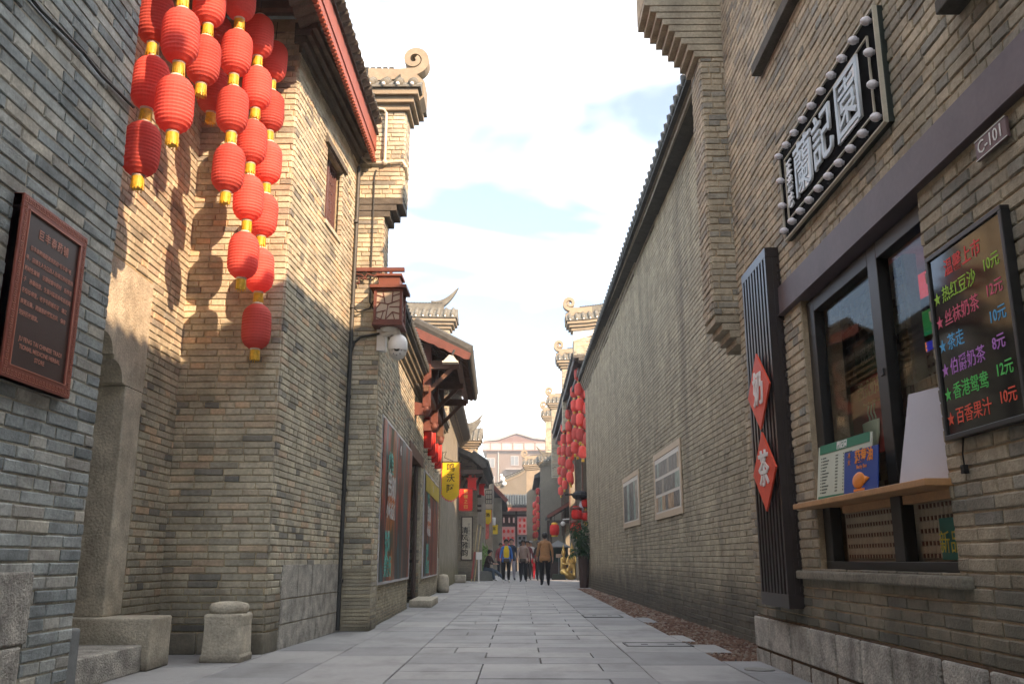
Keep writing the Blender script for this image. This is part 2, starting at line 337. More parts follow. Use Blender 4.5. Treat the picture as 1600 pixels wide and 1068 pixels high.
# ---------------------------------------------------------------- ground
g = MB(); g.box((-400, -120, -.9), (400, 600, -.06)); struct('ground', g, mat('packed_earth', (.16, .145, .12), .95, var=.2, scale=.6))
bed = MB(); bed.box((-3.5, -14, -.2), (2.62, 100, -.022)); street = tag(bed.build('paved_street', mat('joint_sand', (.03, .029, .027), .95, var=.2, scale=8)), kind='structure')
rs = random.Random(3); slabs = []
def lay(x0, x1, y0, y1): slabs.append((x0, x1, y0, y1))
def slab_cut(x0, x1, y0, y1):
    lay(x0, x1, y0, y1)
y = 3.1; r = 0
while y < 98:                                   # cross-laid middle band in half bond
    h = .47 if r % 3 else .52
    xs = [-.97, -.31, .66, .99] if r % 2 else [-.97, -.62, .18, .99]
    if r % 4 == 2: xs = [-.97, .18, .99]
    if r % 5 == 3: xs = [-.97, -.31, .99]
    for p, q in zip(xs[:-1], xs[1:]): lay(p, q, y, y + h)
    y += h; r += 1
for x0, x1, off in ((-1.68, -.97, 0), (-2.36, -1.68, .45), (-3.45, -2.36, .1), (.99, 1.74, .3)):
    y = 3 + off; k = 0
    while y < 98:
        h = 1.02 if k % 3 else .78; lay(x0, x1, y, y + h); y += h; k += 1
y = 3.05
while y < 8.2: lay(1.74, 2.5, y, y + .86); y += .86
y = 28.6
while y < 98: lay(1.74, 2.62, y, y + .9); y += .9
lay(1.74, 2.02, 9.0, 9.8); lay(1.74, 1.9, 10.2, 11.0); lay(1.74, 1.95, 13.2, 14.3)
MSL = [];
for i in range(10):
    mb = MB(); c = .006; V = []
    for z, k in ((-.03, 0), (-c, 0), (0, c)):
        for a, b in ((-.5, -.5), (.5, -.5), (.5, .5), (-.5, .5)): V.append((a*(1-2*k*.9), b*(1-2*k*1.4), z))
    F = [(r_+k, r_+(k+1) % 4, r_+(k+1) % 4+4, r_+k+4) for r_ in (0, 4) for k in range(4)] + [(8, 9, 10, 11)]
    mb.add(V, F, 0, (i+.5)/10); MSL.append(mb.mesh('paving_slab', SLAB))
ranked = sorted(range(len(slabs)), key=lambda i: -seen_size([(slabs[i][0], slabs[i][2], 0), (slabs[i][1], slabs[i][2], 0), (slabs[i][1], slabs[i][3], 0), (slabs[i][0], slabs[i][3], 0)]))
rest = MB()
for n_, i in enumerate(ranked):
    x0, x1, y0, y1 = slabs[i]; dz = rs.uniform(-.003, .003); G = .0075
    if n_ < 300:
        o = bpy.data.objects.new('paving_slab', rs.choice(MSL)); COL.objects.link(o); o.parent = street
        o.location = ((x0+x1)/2, (y0+y1)/2, dz); o.scale = (x1-x0-G, y1-y0-G, 1); o.rotation_euler = (rs.gauss(0, .0015), rs.gauss(0, .0015), 0)
    else: rest.box((x0+G/2, y0+G/2, -.03), (x1-G/2, y1-G/2, dz), 0, rs.random())
rest.build('paving', SLAB, street, kind='stuff')
# pebble strip along the grey wall
pb = MB(); rp = random.Random(11); y = 8.02
while y < 28.6:
    stp = .05 if y < 13 else (.075 if y < 19 else .11); x = 1.76
    while x < 2.62:
        if not any(a-.02 < x < b+.02 and c < y < d for a, b, c, d in slabs[-3:]):
            s_ = stp*rp.uniform(.34, .6); cx = x + rp.uniform(-.02, .02); cy = y + rp.uniform(-.02, .02); hz = rp.uniform(.004, .014); a0 = rp.random()*3
            ring = [(cx + s_*math.cos(a0+k*1.0472), cy + s_*.75*math.sin(a0+k*1.0472)) for k in range(6)]
            pb.add([(p, q, -.03) for p, q in ring] + [(cx+(p-cx)*.62, cy+(q-cy)*.62, hz-.012) for p, q in ring], [(k, (k+1) % 6, 6+(k+1) % 6, 6+k) for k in range(6)] + [(6, 7, 8, 9, 10, 11)], 0, rp.random())
        x += stp
    y += stp
tag(pb.build('pebbles', mat('pebble', (.2, .13, .1), .8, var=.15, scale=20, tint=[(0, (.11, .06, .045)), (.4, (.2, .115, .08)), (.75, (.27, .185, .135)), (1, (.33, .29, .24))])), 'strip of small reddish pebbles set along the foot of the long grey wall', None, kind='stuff')
# manhole lids
for nm, lab, c, s_, rnd_ in (('drain_cover', 'rectangular drain lid flush with the paving near the pebble strip, darker slotted frame', (1.42, 9.75), (.34, .21), False), ('drain_cover', 'small round metal drain lid in the paving beside the granite shop base', (1.9, 7.55), (.12, .12), True), ('drain_cover', 'narrow drain lid farther up the paving beyond the slotted one, by the pebbles', (1.28, 14.6), (.3, .3), False)):
    t = thing(nm, lab, 'drain cover', (*c, .004)); mb = MB()
    if rnd_: mb.lathe([(.0001, .006), (s_[0]*.8, .006), (s_[0]*.8, 0), (s_[0], 0), (s_[0], .008), (s_[0]*.9, .008)], 24); mb.build('lid', mat('worn_steel', (.3, .3, .29), .45, metal=.5, var=.2, scale=30), t)
    else:
        a, b = s_; m_ = mat('lid_iron', (.12, .12, .118), .7, var=.2, scale=20)
        for q in ((-a, -b, a, -b+.02), (-a, b-.02, a, b), (-a, -b+.02, -a+.02, b-.02), (a-.02, -b+.02, a, b-.02)): mb.box((q[0], q[1], -.02), (q[2], q[3], .004))
        mb.build('frame', mat('lid_frame', (.06, .06, .058), .6, var=.2, scale=20), t); mb = MB(); mb.box((-a+.026, -b+.026, -.02), (a-.026, b-.026, .001)); mb.build('lid', SLAB, t)
        mb = MB(); mb.box((-a*.5, -.02, .0015), (-a*.3, .02, .004)); mb.box((a*.3, -.02, .0015), (a*.5, .02, .004)); mb.build('slot', DARK, t)
# ---------------------------------------------------------------- near corner house (blue-grey bricks)
t = thing('corner_house', 'blue-grey brick house corner carrying the brown plaque, closest on the street', 'house')
a, b = (-2.75, 1.0), (-2.75, 5.75); hs = [(0, 4.18, -.1, .79)]
core(t, (-2.75, -25), b, (1, 0), -.1, 7.4, MORT_B, thick=.5)
brick_wall(t, a, b, (1, 0), -.02, 7.2, BLUE, hs, 300, course=.078, L=.36, dep=.009, joint=.011, seed=4, j=1.15)
brick_wall(t, (-2.75, 5.75), (-3.25, 5.75), (0, 1), 0, 7.2, BLUE, (), 0, course=.078, L=.36, dep=.009, joint=.011, seed=5, j=1.1)
for i, (y0, y1, z0, z1) in enumerate(((1.0, 3.4, .4, .785), (3.41, 4.5, .4, .785), (4.51, 5.19, .4, .785), (1.0, 2.9, 0, .39), (2.91, 4.2, 0, .39), (4.21, 5.14, 0, .39))):
    mb = MB(); mb.box((-2.78, y0, z0), (-2.722, y1, z1)); mb.build('base_stone', GRAN, t, bevel=.012)
rf = MB(); rf.box((-6.5, -25, 7.4), (-2.5, 5.85, 7.5)); rf.build('roof', TILE, t)
rebase(t, Vector((-2.75, 5.75, 0)))
cb = MB(); cb.tube([(-2.718, 1 + i*.25, 3.74 + .035*(1 + i*.25) + .012*math.sin(i*2.1)) for i in range(20)], .011, 6); tag(cb.build('cable', IRON), 'black cable strung along the blue-grey brick wall above the plaque', 'cable')
# ---------------------------------------------------------------- lantern house: recess, front, street side
t = thing('lantern_house', 'tall tan brick house with the hung lanterns, red eave and granite-faced base', 'house'); LH = t
hr = [(0, 2.15, -.1, 3.32)]
core(t, (-3.38, 5.75), (-3.38, 8.72), (1, 0), -.1, 6.6, MORT_T, hr, .25)
brick_wall(t, (-3.38, 5.75), (-3.38, 8.72), (1, 0), 0, 6.5, TAN, hr, 110, seed=21, L=.27)
core(t, (-3.4, 8.72), (-2.392, 8.72), (0, -1), -.1, 6.6, MORT_T, (), .4)
brick_wall(t, (-3.38, 8.72), (-2.38, 8.72), (0, -1), .2, 6.45, TAN, (), 130, seed=22, L=.3)
A2, B2 = (-2.38, 8.72), (-2.24, 11.57); N2 = (.9988, -.049)
W2 = (1.27, 2.02, 4.78, 5.71)                                    # window opening
hw = [W2, (.43, 2.79, -.1, .81)]
core(t, (-2.381, 8.76), B2, N2, -.1, 6.6, MORT_T, [W2], .35)
brick_wall(t, A2, B2, N2, .2, 6.2, TAN, hw, 60, seed=23, L=.28)
# granite facing
F2 = frame((*A2, 0), (.049, .9988, 0))
for (s0, s1, z0, z1) in ((.435, .98, .475, .805), (.99, 1.52, .475, .805), (1.53, 2.08, .475, .805), (2.09, 2.785, .475, .805), (.435, 1.6, .235, .465), (1.61, 2.785, .235, .465), (.435, 1.02, 0, .225), (1.03, 1.75, 0, .225), (1.76, 2.785, 0, .225)):
    mb = MB(); mb.box((s0, z0, -.05), (s1, z1, .014), M=F2); mb.build('granite_panel', GRAN, t, bevel=.006)
for (x0, x1) in ((-3.38, -3.0), (-2.99, -2.72), (-2.71, -2.55), (-2.54, -2.37)):
    mb = MB(); mb.box((x0, 8.69, 0), (x1, 8.8, .19)); mb.build('corner_stone', TAN, t, bevel=.012)
mb = MB(); mb.box((.004, .0, -.04), (.42, .19, .008), M=F2); mb.build('corner_stone', TAN, t, bevel=.012)
# doorway stones
ST2 = STONE
mb = MB(); mb.box((-3.75, 7.55, .4), (-3.37, 7.9, 2.3)); mb.build('door_jamb', ST2, t, bevel=.012)
lp = [(5.9, 3.31), (5.9, 2.66), (7.06, 2.66)] + [(7.06 + .17*math.sin(i*.157), 2.66 - .15*(1-math.cos(i*.157))) for i in range(1, 11)] + [(7.27, 2.51), (7.27, 2.47)] + [(7.27 + .19*math.sin(i*.157), 2.47 - .16*(1-math.cos(i*.157))) for i in range(1, 11)] + [(7.5, 2.31), (7.5, 2.302), (7.9, 2.302), (7.9, 3.31)]
mb = MB(); Mz = Matrix(((0, 0, 1, -3.75), (1, 0, 0, 0), (0, 1, 0, 0), (0, 0, 0, 1))); mb.prism(lp, .381, M=Mz); mb.build('door_lintel', ST2, t)
mb = MB(); mb.box((-3.72, 5.85, .2), (-3.66, 7.56, 2.9)); mb.build('door', WOODD, t)
mb = MB(); mb.box((-3.6, 7.42, 0), (-2.92, 7.86, .4)); ck = mb.build('cheek_stone', STONE, t, bevel=.015)
mb = MB(); mb.box((-3.7, 5.8, 0), (-2.97, 7.41, .2)); mb.build('door_step', GRAN, t, bevel=.01)
mb = MB(); mb.box((-3.32, 5.9, .2), (-3.1, 6.35, .55)); mb.build('threshold_stone', STONE, t, bevel=.015)
mb = MB(); mb.box((-2.98, 5.82, 0), (-2.86, 6.12, .42)); mb.build('door_drum', mat('slate_stone', (.2, .21, .21), .8, var=.12), t, bevel=.02)
# brick cornice in four steps, soffit, fascia, roof
for i in range(4):
    mb = MB(); mb.box((-.05 if i else 0, 6.2 + i*.085, -.05), (2.86, 6.277 + i*.085, .03 + i*.055), M=F2); mb.build('cornice', mat('cornice_brick', (.11, .1, .085), .85, var=.3, scale=5), t, bevel=.004)
mb = MB(); mb.box((-2.3, 5.8, 6.545), (-2.0, 11.56, 6.57)); mb.box((-3.5, 5.8, 6.63), (-2.3, 8.7, 6.66)); mb.build('soffit', mat('soffit_wood', (.075, .05, .036), .8, var=.3, scale=5), t)
for k in range(7):
    mb = MB(); mb.box((-3.4, 5.9 + k*.42, 6.54), (-2.2, 5.98 + k*.42, 6.63)); mb.build('rafter', WOODB, t)
mb = MB(); mb.box((-2.03, 5.6, 6.36), (-1.985, 11.5, 6.6)); fa = mb.build('fascia', mat('red_fascia', (.3, .08, .05), .6, var=.12, scale=5), t)
mb = MB(); mb.box((-2.03, 5.6, 6.21), (-1.998, 11.5, 6.355)); 
for k in range(74): mb.box((-2.035, 5.62 + k*.08, 6.2), (-1.978, 5.665 + k*.08, 6.235))
mb.build('drip_board', mat('red_fascia', (0, 0, 0)), t)
mb = MB(); mb.box((-2.04, 5.6, 6.6), (-1.955, 11.5, 6.645)); mb.build('eave_board', WOODD, t)
ct = MB(); ct.tube([(0, 0, 0), (-.55, 0, .27)], [.062, .06], 8); ct.lathe([(.0001, .012), (.05, .01), (.068, 0), (.068, -.02)], 10, M=Matrix.Translation((.004, 0, 0)) @ Matrix.Rotation(math.pi/2, 4, 'Y')); ctm = ct.mesh('roof_tile', TILE)
pt = MB(); pt.prism([(-.1, .03), (-.07, -.005), (0, -.03), (.07, -.005), (.1, .03), (.07, .01), (0, -.012), (-.07, .01)], .5, M=Matrix(((0, 0, -1, .05), (1, 0, 0, 0), (0, 1, -.45, 0), (0, 0, 0, 1)))); ptm = pt.mesh('roof_tile', TILE_L)
def eave_tiles(t, x, y0, y1, z, pitch=.2, sgn=1, single=True):
    """a row of round cover tiles with drip tiles between, the roof falling towards sgn * x"""
    n = int((y1-y0)/pitch)
    for i in range(n):
        for me, dz, dy in ((ctm, .06, 0), (ptm, 0, pitch/2)):
            o = bpy.data.objects.new('roof_tile', me); COL.objects.link(o); o.parent = t; o.location = (x, y0 + i*pitch + dy, z + dz + random.uniform(-.008, .008)); o.rotation_euler = (0, random.uniform(-.02, .02), random.uniform(-.02, .02) + (0 if sgn > 0 else math.pi))
eave_tiles(t, -1.92, 5.7, 11.45, 6.68)
mb = MB(); mb.prism([(-1.96, 6.645), (-4.6, 7.95), (-7, 6.6), (-6.9, 6.5), (-4.6, 7.8), (-2.0, 6.6)], 5.8, M=Matrix(((1, 0, 0, 0), (0, 0, 1, 5.68), (0, 1, 0, 0), (0, 0, 0, 1)))); mb.build('roof', TILE, t)
# window
s0, s1, z0, z1 = W2; w = MB()
mb = MB(); mb.box((s0 - .12, z1 + .002, -.2), (s1 + .12, z1 + .075, .05), M=F2); mb.box((s0 - .09, z1 + .08, -.2), (s1 + .09, z1 + .13, .02), M=F2); mb.build('window_head', mat('cornice_brick', (0, 0, 0)), t)
mb = MB(); mb.box((s0, z0 - .05, -.2), (s1, z0, .03), M=F2); mb.build('window_sill', STONE, t)
wf = MB(); d_ = -.1; fw_ = .05; mw = mat('purple_brown_wood', (.12, .062, .06), .6, var=.15)
for (p, q) in (((s0, z0), (s0+fw_, z1)), ((s1-fw_, z0), (s1, z1)), ((s0+fw_, z0), (s1-fw_, z0+fw_)), ((s0+fw_, z1-fw_), (s1-fw_, z1)), (((s0+s1)/2-.035, z0+fw_), ((s0+s1)/2+.035, z1-fw_))): wf.box((*p, d_-.03), (*q, d_+.03), M=F2)
wfo = wf.build('window', mw, t)
for k in range(2):
    a0 = s0 + fw_ + k*((s1-s0)/2 - .015); a1 = a0 + (s1-s0)/2 - .085; la = MB()
    for j in range(4): x_ = a0 + (j+.5)*(a1-a0)/4; la.box((x_-.008, z0+fw_, d_-.012), (x_+.008, z1-fw_, d_+.012), M=F2)
    for j in range(7): z_ = z0 + fw_ + (j+.5)*(z1-z0-2*fw_)/7; la.box((a0, z_-.008, d_-.009), (a1, z_+.008, d_+.009), M=F2)
    la.build('lattice', mw, wfo)
mb = MB(); mb.box((s0, z0, -.2), (s1, z1, -.17), M=F2); mb.build('pane', mat('dark_glass', (.02, .024, .028), .12, var=0, spec=.6), wfo)
mb = MB(); mb.tube([(-2.2, 11.44, 6.1), (-2.2, 11.44, 5.2), (-2.205, 11.42, 3.4), (-2.215, 11.41, .02)], .026, 8)
for z in (5.3, 4.1, 2.9, 1.7, .6): mb.lathe([(.036, -.02), (.036, .02)], 8, (-2.207, 11.42, z))
mb.build('drain_pipe', IRON, t)
rebase(t, Vector((-2.9, 8.9, 0)))
# stone post on the paving in front
t = thing('stone_post', 'short squared stone post with a round worn cap before the tan brick front', 'bollard', (-2.54, 8.17, 0))
mb = MB(); mb.lathe([(.245, 0), (.25, .05), (.235, .07), (.225, .3), (.235, .385), (.215, .4)], 4, M=Matrix.Rotation(math.pi/4, 4, 'Z')); mb.build('block', STONE, t, bevel=.02)
mb = MB(); mb.lathe([(.15, .4), (.165, .425), (.168, .455), (.15, .482), (.09, .495), (.0001, .497)], 20); mb.build('cap', STONE, t, smooth=True)
# ---------------------------------------------------------------- horse-head gable roofs (cornice, tiles, ridge, curled or pointed end)
def spiral(c, r0, r1, turns, w0, w1, n=36, lead=()):
    A = []; B = []
    for p, q in lead: A.append(p); B.append(q)
    for i in range(n+1):
        f = i/n; ph = -math.pi/2 - f*turns*2*math.pi; r = r0 + (r1-r0)*f**.8; w = w0 + (w1-w0)*f
        A.append((c[0] + (r+w)*math.cos(ph), c[1] + (r+w)*math.sin(ph))); B.append((c[0] + max(r-w, .004)*math.cos(ph), c[1] + max(r-w, .004)*math.sin(ph)))
    return A, B
def horse_top(th, x_end, x_in, y0, thick, zc, sgn=1, rise=0, style='scroll', scale=1.0, trim=None, sag=0, steps=3):
    """roof over a party-wall end: zc = wall top at the street end; rise = slope per metre towards the house"""
    Lh = abs(x_in - x_end); M = Matrix(((-sgn, 0, 0, x_end), (0, 0, 1, y0), (0, 1, 0, 0), (0, 0, 0, 1))); s = scale; trim = trim or LIME
    zz = lambda u: zc + rise*max(u, 0) - sag*math.sin(min(max(u, 0)/Lh, 1)*math.pi)
    us = [i*Lh/8 for i in range(9)]
    for k in range(steps):
        o = .06*(k+1)*s; a = [(-o, zz(0) + k*.085*s)] + [(u, zz(u) + k*.085*s) for u in us[1:]]; b = [(p, q + .078*s) for p, q in a]
        mb = MB(); mb.strip(a, b, thick + 2*o, M=M @ T((0, 0, -o))); mb.build('cornice', trim, th)
    h0 = .085*steps*s; o = .06*steps*s + .04
    a = [(u - (o if i == 0 else 0), zz(u) + h0) for i, u in enumerate(us)]; mb = MB()
    for i in range(8):                                    # tile bed: two slopes
        (u0, z0), (u1, z1) = a[i], a[i+1]; hr_ = .34*s
        V = [(u0, z0+.03, -o), (u0, z0+hr_, thick/2), (u0, z0+.03, thick+o), (u1, z1+.03, -o), (u1, z1+hr_, thick/2), (u1, z1+.03, thick+o), (u0, z0, -o), (u1, z1, -o), (u0, z0, thick+o), (u1, z1, thick+o)]
        mb.add([tuple(M @ Vector(v)) for v in V], [(0, 3, 4, 1), (1, 4, 5, 2), (6, 7, 3, 0), (2, 5, 9, 8), (6, 8, 9, 7), (6, 0, 1, 2, 8)])
    mb.build('tile_bed', TILE_L, th)
    p = .19*s; n = int((Lh+o)/p); hw = thick/2 + o; ang = math.atan2(.3*s, hw); ln = math.hypot(.3*s, hw)
    cv = MB(); cv.tube([(0, 0, 0), (0, ln*.5, 0), (0, ln, 0)], [.062*s, .058*s, .05*s], 8); cv.tube([(0, ln*.3, 0), (0, ln*.34, 0)], .066*s, 8); cv.tube([(0, ln*.63, 0), (0, ln*.67, 0)], .064*s, 8); cm = cv.mesh('roof_tile', TILE_L, True)
    wv = MB(); wv.ball((0, -.012, .0), .027*s, 8, 5); wm = wv.mesh('tile_end', WHITE)
    for i in range(n):
        u = -o + (i+.6)*p; base = M @ Vector((u, zz(u) + h0 + .045, -o))
        for dirn in (1, -1):
            if dirn < 0: base = M @ Vector((u, zz(u) + h0 + .045, thick + o))
            ob = bpy.data.objects.new('roof_tile', cm); COL.objects.link(ob); ob.parent = th; ob.location = base; ob.rotation_euler = (ang, random.uniform(-.03, .03), 0 if dirn > 0 else math.pi)
            if dirn > 0:
                e = bpy.data.objects.new('tile_end', wm); COL.objects.link(e); e.parent = ob
    zr = lambda u: zz(u) + h0 + .34*s
    w = .16*s; A = []; B = []
    for i in range(13):
        u = Lh - i*(Lh - .16*s)/12; A.append((u, zr(u) - .05*s)); B.append((u, zr(u) + .13*s))
    mb = MB(); mb.strip(A, B, w, M=M @ T((0, 0, thick/2 - w/2))); mb.build('ridge', TILE_L, th)
    cap = MB()
    for i in range(int(Lh/.09)): 
        u = .2*s + i*.09
        if u < Lh: cap.box((u, zr(u)+.13*s, thick/2-w*.55), (u+.07, zr(u)+.155*s, thick/2+w*.55), M=M)
    cap.build('ridge_tile', TILE, th, kind='stuff')
    if style == 'scroll':
        c = (-.08*s, zr(0) + .27*s); A, B = spiral(c, .19*s, .04*s, 1.4, .055*s, .03*s, lead=[((.55*s, zr(.3) - .06*s), (.55*s, zr(.3) + .13*s)), ((.2*s, zr(.1) - .04*s), (.2*s, zr(.1) + .12*s))])
        mb = MB(); mb.strip(A, B, .2*s, M=M @ T((0, 0, thick/2 - .1*s))); mb.build('scroll', trim, th)
        mb = MB()                                        # carved end panel under the scroll
        mb.prism([(-o-.02, zz(0)+h0-.02), (-o+.06, zz(0)+h0-.1), (.06, zz(0)+h0+.06), (.1, zr(0)+.05), (-.06, zr(0)+.06), (-o-.03, zz(0)+h0+.2*s)], thick*.9, M=M @ T((0, 0, thick*.05))); mb.build('carved_end', trim, th)
    else:
        A = []; B = []
        for i in range(11):
            f = i/10; u = .5*s - f*.72*s; z = zr(.3) + .03 + .55*s*f**2.4; A.append((u, z - .07*s*(1-f)**.6-.004)); B.append((u + .10*s*(1-f)*f, z + .19*s*(1-f)**.55))
        mb = MB(); mb.strip(A, B, .13*s, M=M @ T((0, 0, thick/2 - .065*s))); mb.build('ridge_tip', TILE_L, th)
def gable_wall(label, x_end, x_in, y0, thick, zc, sgn=1, z0=0, bricks=True, bm=None, count=0, white=0, name='gable_wall', xlow=None, zlow=0, steps_out=3, course=.0655, **k):
    t = thing(name, label, 'gable wall'); bm = bm or TAN; xl = x_end if xlow is None else xlow; n = (0, -1); sx_ = 1 if sgn > 0 else -1
    lo = min(x_in, xl), max(x_in, xl); hi = min(x_in, x_end), max(x_in, x_end); rise = k.get('rise', 0)
    if xlow is not None:
        core(t, (lo[0], y0), (lo[1], y0), n, z0, zlow, MORT_T, (), thick, name='wall')
        if bricks: brick_wall(t, (lo[0], y0), (lo[1], y0), n, z0, zlow, bm, (), count//2, seed=31+int(y0)); brick_wall(t, (xl, y0), (xl, y0+thick), (sx_, 0), z0, zlow, bm, (), 0, seed=32+int(y0))
        for i in range(steps_out):
            f = (i+1)/(steps_out+.0); xa_ = xl + (x_end-xl)*f; zb = zlow + .0 + i*.09
            mb = MB(); mb.box((min(x_in, xa_), y0-.012-.004*i, zb), (max(x_in, xa_), y0+thick+.012, zb+.082)); mb.build('corbel', mat('cornice_brick', (0, 0, 0)), t, bevel=.004)
        zs = zlow + steps_out*.09
    else: zs = z0
    zt = zc + rise*abs(x_in-x_end)
    M = Matrix(((-sgn, 0, 0, x_end), (0, 0, 1, y0), (0, 1, 0, 0), (0, 0, 0, 1)))
    mb = MB(); Lh = abs(x_in-x_end); mb.prism([(.004, zs), (Lh, zs), (Lh, zt), (.004, zc)], thick - .002, M=M @ T((0, 0, .001))); mb.build('wall', MORT_T if bricks else bm, t)
    zw = zc - white
    if bricks:
        tp = (lambda s_: zc - white + rise*((Lh - s_) if sgn > 0 else s_) - .01)
        brick_wall(t, (hi[0], y0), (hi[1], y0), n, zs, zt, bm, (), count, seed=33+int(y0), top=tp, course=course); brick_wall(t, (x_end, y0), (x_end, y0+thick), (sx_, 0), zs, zc - white, bm, (), 0, seed=34+int(y0))
    if white:
        mb = MB(); mb.strip([(-.01, zc-white), (Lh, zt-white)], [(-.01, zc), (Lh, zt)], thick + .03, M=M @ T((0, 0, -.015))); mb.build('white_band', WHITE, t)
    horse_top(t, x_end, x_in, y0, thick, zc, sgn, **k); rebase(t, Vector((xl, y0, z0 if z0 > 0 else 0))); return t
GW = gable_wall('tall stepped brick party wall with a curled stone scroll, standing against the red eave', -1.6, -3.6, 11.57, .46, 7.0, 1, 0, True, TAN, 190, xlow=-1.86, zlow=5.42, scale=1.05)
mb = MB(); mb.box((-3.5, 11.545, 0), (-1.875, 11.56, .02)); 
for k in range(17): mb.box((-2.24 , 11.535+random.uniform(-.002, .002), .003+k*.044), (-1.85+random.uniform(-.003, .003), 12.0, .04+k*.044), 0, random.random())
o = mb.build('plinth_course', LIGHTB, GW, kind='stuff', M=T((1.86, -11.57, 0))); o['kind'] = 'stuff'
# pipes on that wall
pp = MB(); pp.tube([(-2.18, 11.52, 6.28), (-2.1, 11.52, 6.2), (-1.86, 11.52, 6.2), (-1.62, 11.52, 6.22), (-1.57, 11.54, 6.15), (-1.57, 11.75, 6.05)], .02, 8); pp.tube([(-1.86, 11.51, 6.2), (-1.86, 11.51, 6.95), (-1.9, 11.5, 7.0), (-2.0, 11.45, 7.0)], .02, 8); pp.ball((-1.86, 11.51, 6.2), .04)
tag(pp.build('white_pipe', mat('cream_pipe', (.6, .55, .45), .5, var=.08)), 'cream pipe bent across the scroll-topped party wall below the eave', 'pipe')
pp = MB(); pp.tube([(-2.28, 11.4, 3.46), (-2.24, 11.5, 3.5), (-2.2, 11.53, 3.62), (-2.1, 11.53, 3.72), (-1.85, 11.53, 3.76)], .018, 6); pp.tube([(-2.22, 11.54, 2.6), (-2.22, 11.53, 3.5), (-2.18, 11.53, 3.66)], .02, 6); pp.tube([(-1.98, 11.54, 6.1), (-2.0, 11.54, 6.0), (-2.0, 11.545, 4.2), (-1.95, 11.545, 4.1)], .012, 6)
tag(pp.build('dark_conduit', IRON), 'dark bent conduit on the party wall leading to the white camera', 'conduit')
# ---------------------------------------------------------------- poster house
t = thing('poster_house', 'tan brick house hung with two posters, tiled timber balcony roof above its door', 'house'); PH = t
A3 = (-1.91, 12.03); B3 = (-2.225, 25.0); d3 = Vector((B3[0]-A3[0], B3[1]-A3[1], 0)); S3 = d3.length; d3.normalize(); N3 = (d3.y, -d3.x)
F3 = frame((*A3, 0), d3)                                    # local x along the wall, y up, z out to the street
hd = [(4.62, 7.0, -.1, 2.95)]
core(t, A3, B3, N3, -.1, 4.05, MORT_T, hd, .35)
brick_wall(t, A3, B3, N3, .7, 4.0, TAN, hd, 300, seed=41)
brick_wall(t, A3, B3, N3, 0, .7, LIGHTB, hd, 0, seed=42, course=.045, L=.24)
mb = MB(); mb.box((4.3, 2.75, -.3), (7.3, 2.97, .03), M=F3); mb.build('lintel', WOODB, t, bevel=.006)
mb = MB(); mb.box((7.0, 0, -.7), (7.05, 2.74, 0), M=F3)
for k in range(42): mb.box((6.99-.008*(k % 2), .01+k*.0655, -.6), (7.0, .066+k*.0655, -.001), 0, random.random(), M=F3)
mb.build('reveal', TAN, t, kind='stuff')
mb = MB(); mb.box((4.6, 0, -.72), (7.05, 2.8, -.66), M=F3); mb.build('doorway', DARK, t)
mb = MB(); mb.box((6.55, 0, -.1), (6.97, 2.74, -.05), M=F3); mb.build('door_leaf', WOODD, t)
for i in range(4):
    mb = MB(); mb.box((0, 4.0 + i*.09, -.1), (S3, 4.082 + i*.09, .03 + i*.05), M=F3); mb.build('cornice', mat('cornice_tan', (.2, .165, .115), .85, var=.25, scale=5), t)
for i in range(int(S3/.2)):
    if i*.2 > S3 - .1: break
    p = F3 @ Vector((i*.2 + .1, 4.44, .27)); o = bpy.data.objects.new('roof_tile', ctm); COL.objects.link(o); o.parent = t; o.location = p; o.rotation_euler = (0, random.uniform(-.03, .03), math.atan2(N3[1], N3[0]))
mb = MB(); mb.prism([(.24, 4.36), (.24, 4.41), (-3, 5.9), (-3.2, 4.2), (-.1, 4.2)], S3, M=F3 @ Matrix(((0, 0, 1, 0), (0, 1, 0, 0), (1, 0, 0, 0), (0, 0, 0, 1)))); mb.build('roof', TILE, t)
# timber balcony: back wall, posts, brackets, roof
mb = MB(); mb.box((4.9, 4.3, -.25), (9.9, 5.1, -.05), M=F3); mb.build('timber_wall', WOODD, t)
def P3(s, z, o): return F3 @ Vector((s, z, o))
for s in (5.15, 7.3, 9.45):
    mb = MB(); mb.bar(P3(s, 3.72, .24), P3(s, 5.05, .24), .15, .15, up=(0, 1, 0)); mb.build('hanging_post', WOODR if s < 9 else WOODB, t, bevel=.006)
    mb = MB(); mb.lathe([(.03, -.2), (.055, -.17), (.085, -.11), (.09, -.06), (.06, -.03), (.08, 0)], 12, tuple(P3(s, 3.72, .24))); mb.build('post_finial', WOODR, t, smooth=True)
    mb = MB(); mb.prism([(-.1, 3.56), (.3, 3.56), (.34, 3.7), (.18, 3.78), (-.1, 3.84)], .1, M=F3 @ Matrix(((0, 0, 1, s-.05), (0, 1, 0, 0), (1, 0, 0, 0), (0, 0, 0, 1)))); mb.build('bracket', WOODR, t)
    mb = MB(); mb.bar(P3(s, 4.55, -.1), P3(s, 4.55, .86), .1, .16); mb.build('beam', WOODB, t)
    mb = MB(); mb.bar(P3(s, 4.0, .24), P3(s, 4.56, .8), .06, .08); mb.build('strut', WOODB, t)
mb = MB(); mb.bar(P3(4.95, 4.66, .84), P3(9.9, 4.66, .84), .1, .14); mb.build('beam', WOODB, t)
mb = MB(); mb.bar(P3(4.9, 4.05, .24), P3(9.6, 4.05, .24), .09, .12); mb.build('beam', WOODB, t)
for k in range(20): mb = MB(); mb.bar(P3(4.98 + k*.25, 5.16, .0), P3(4.98 + k*.25, 4.66, 1.0), .06, .07); mb.build('rafter', WOODB, t)
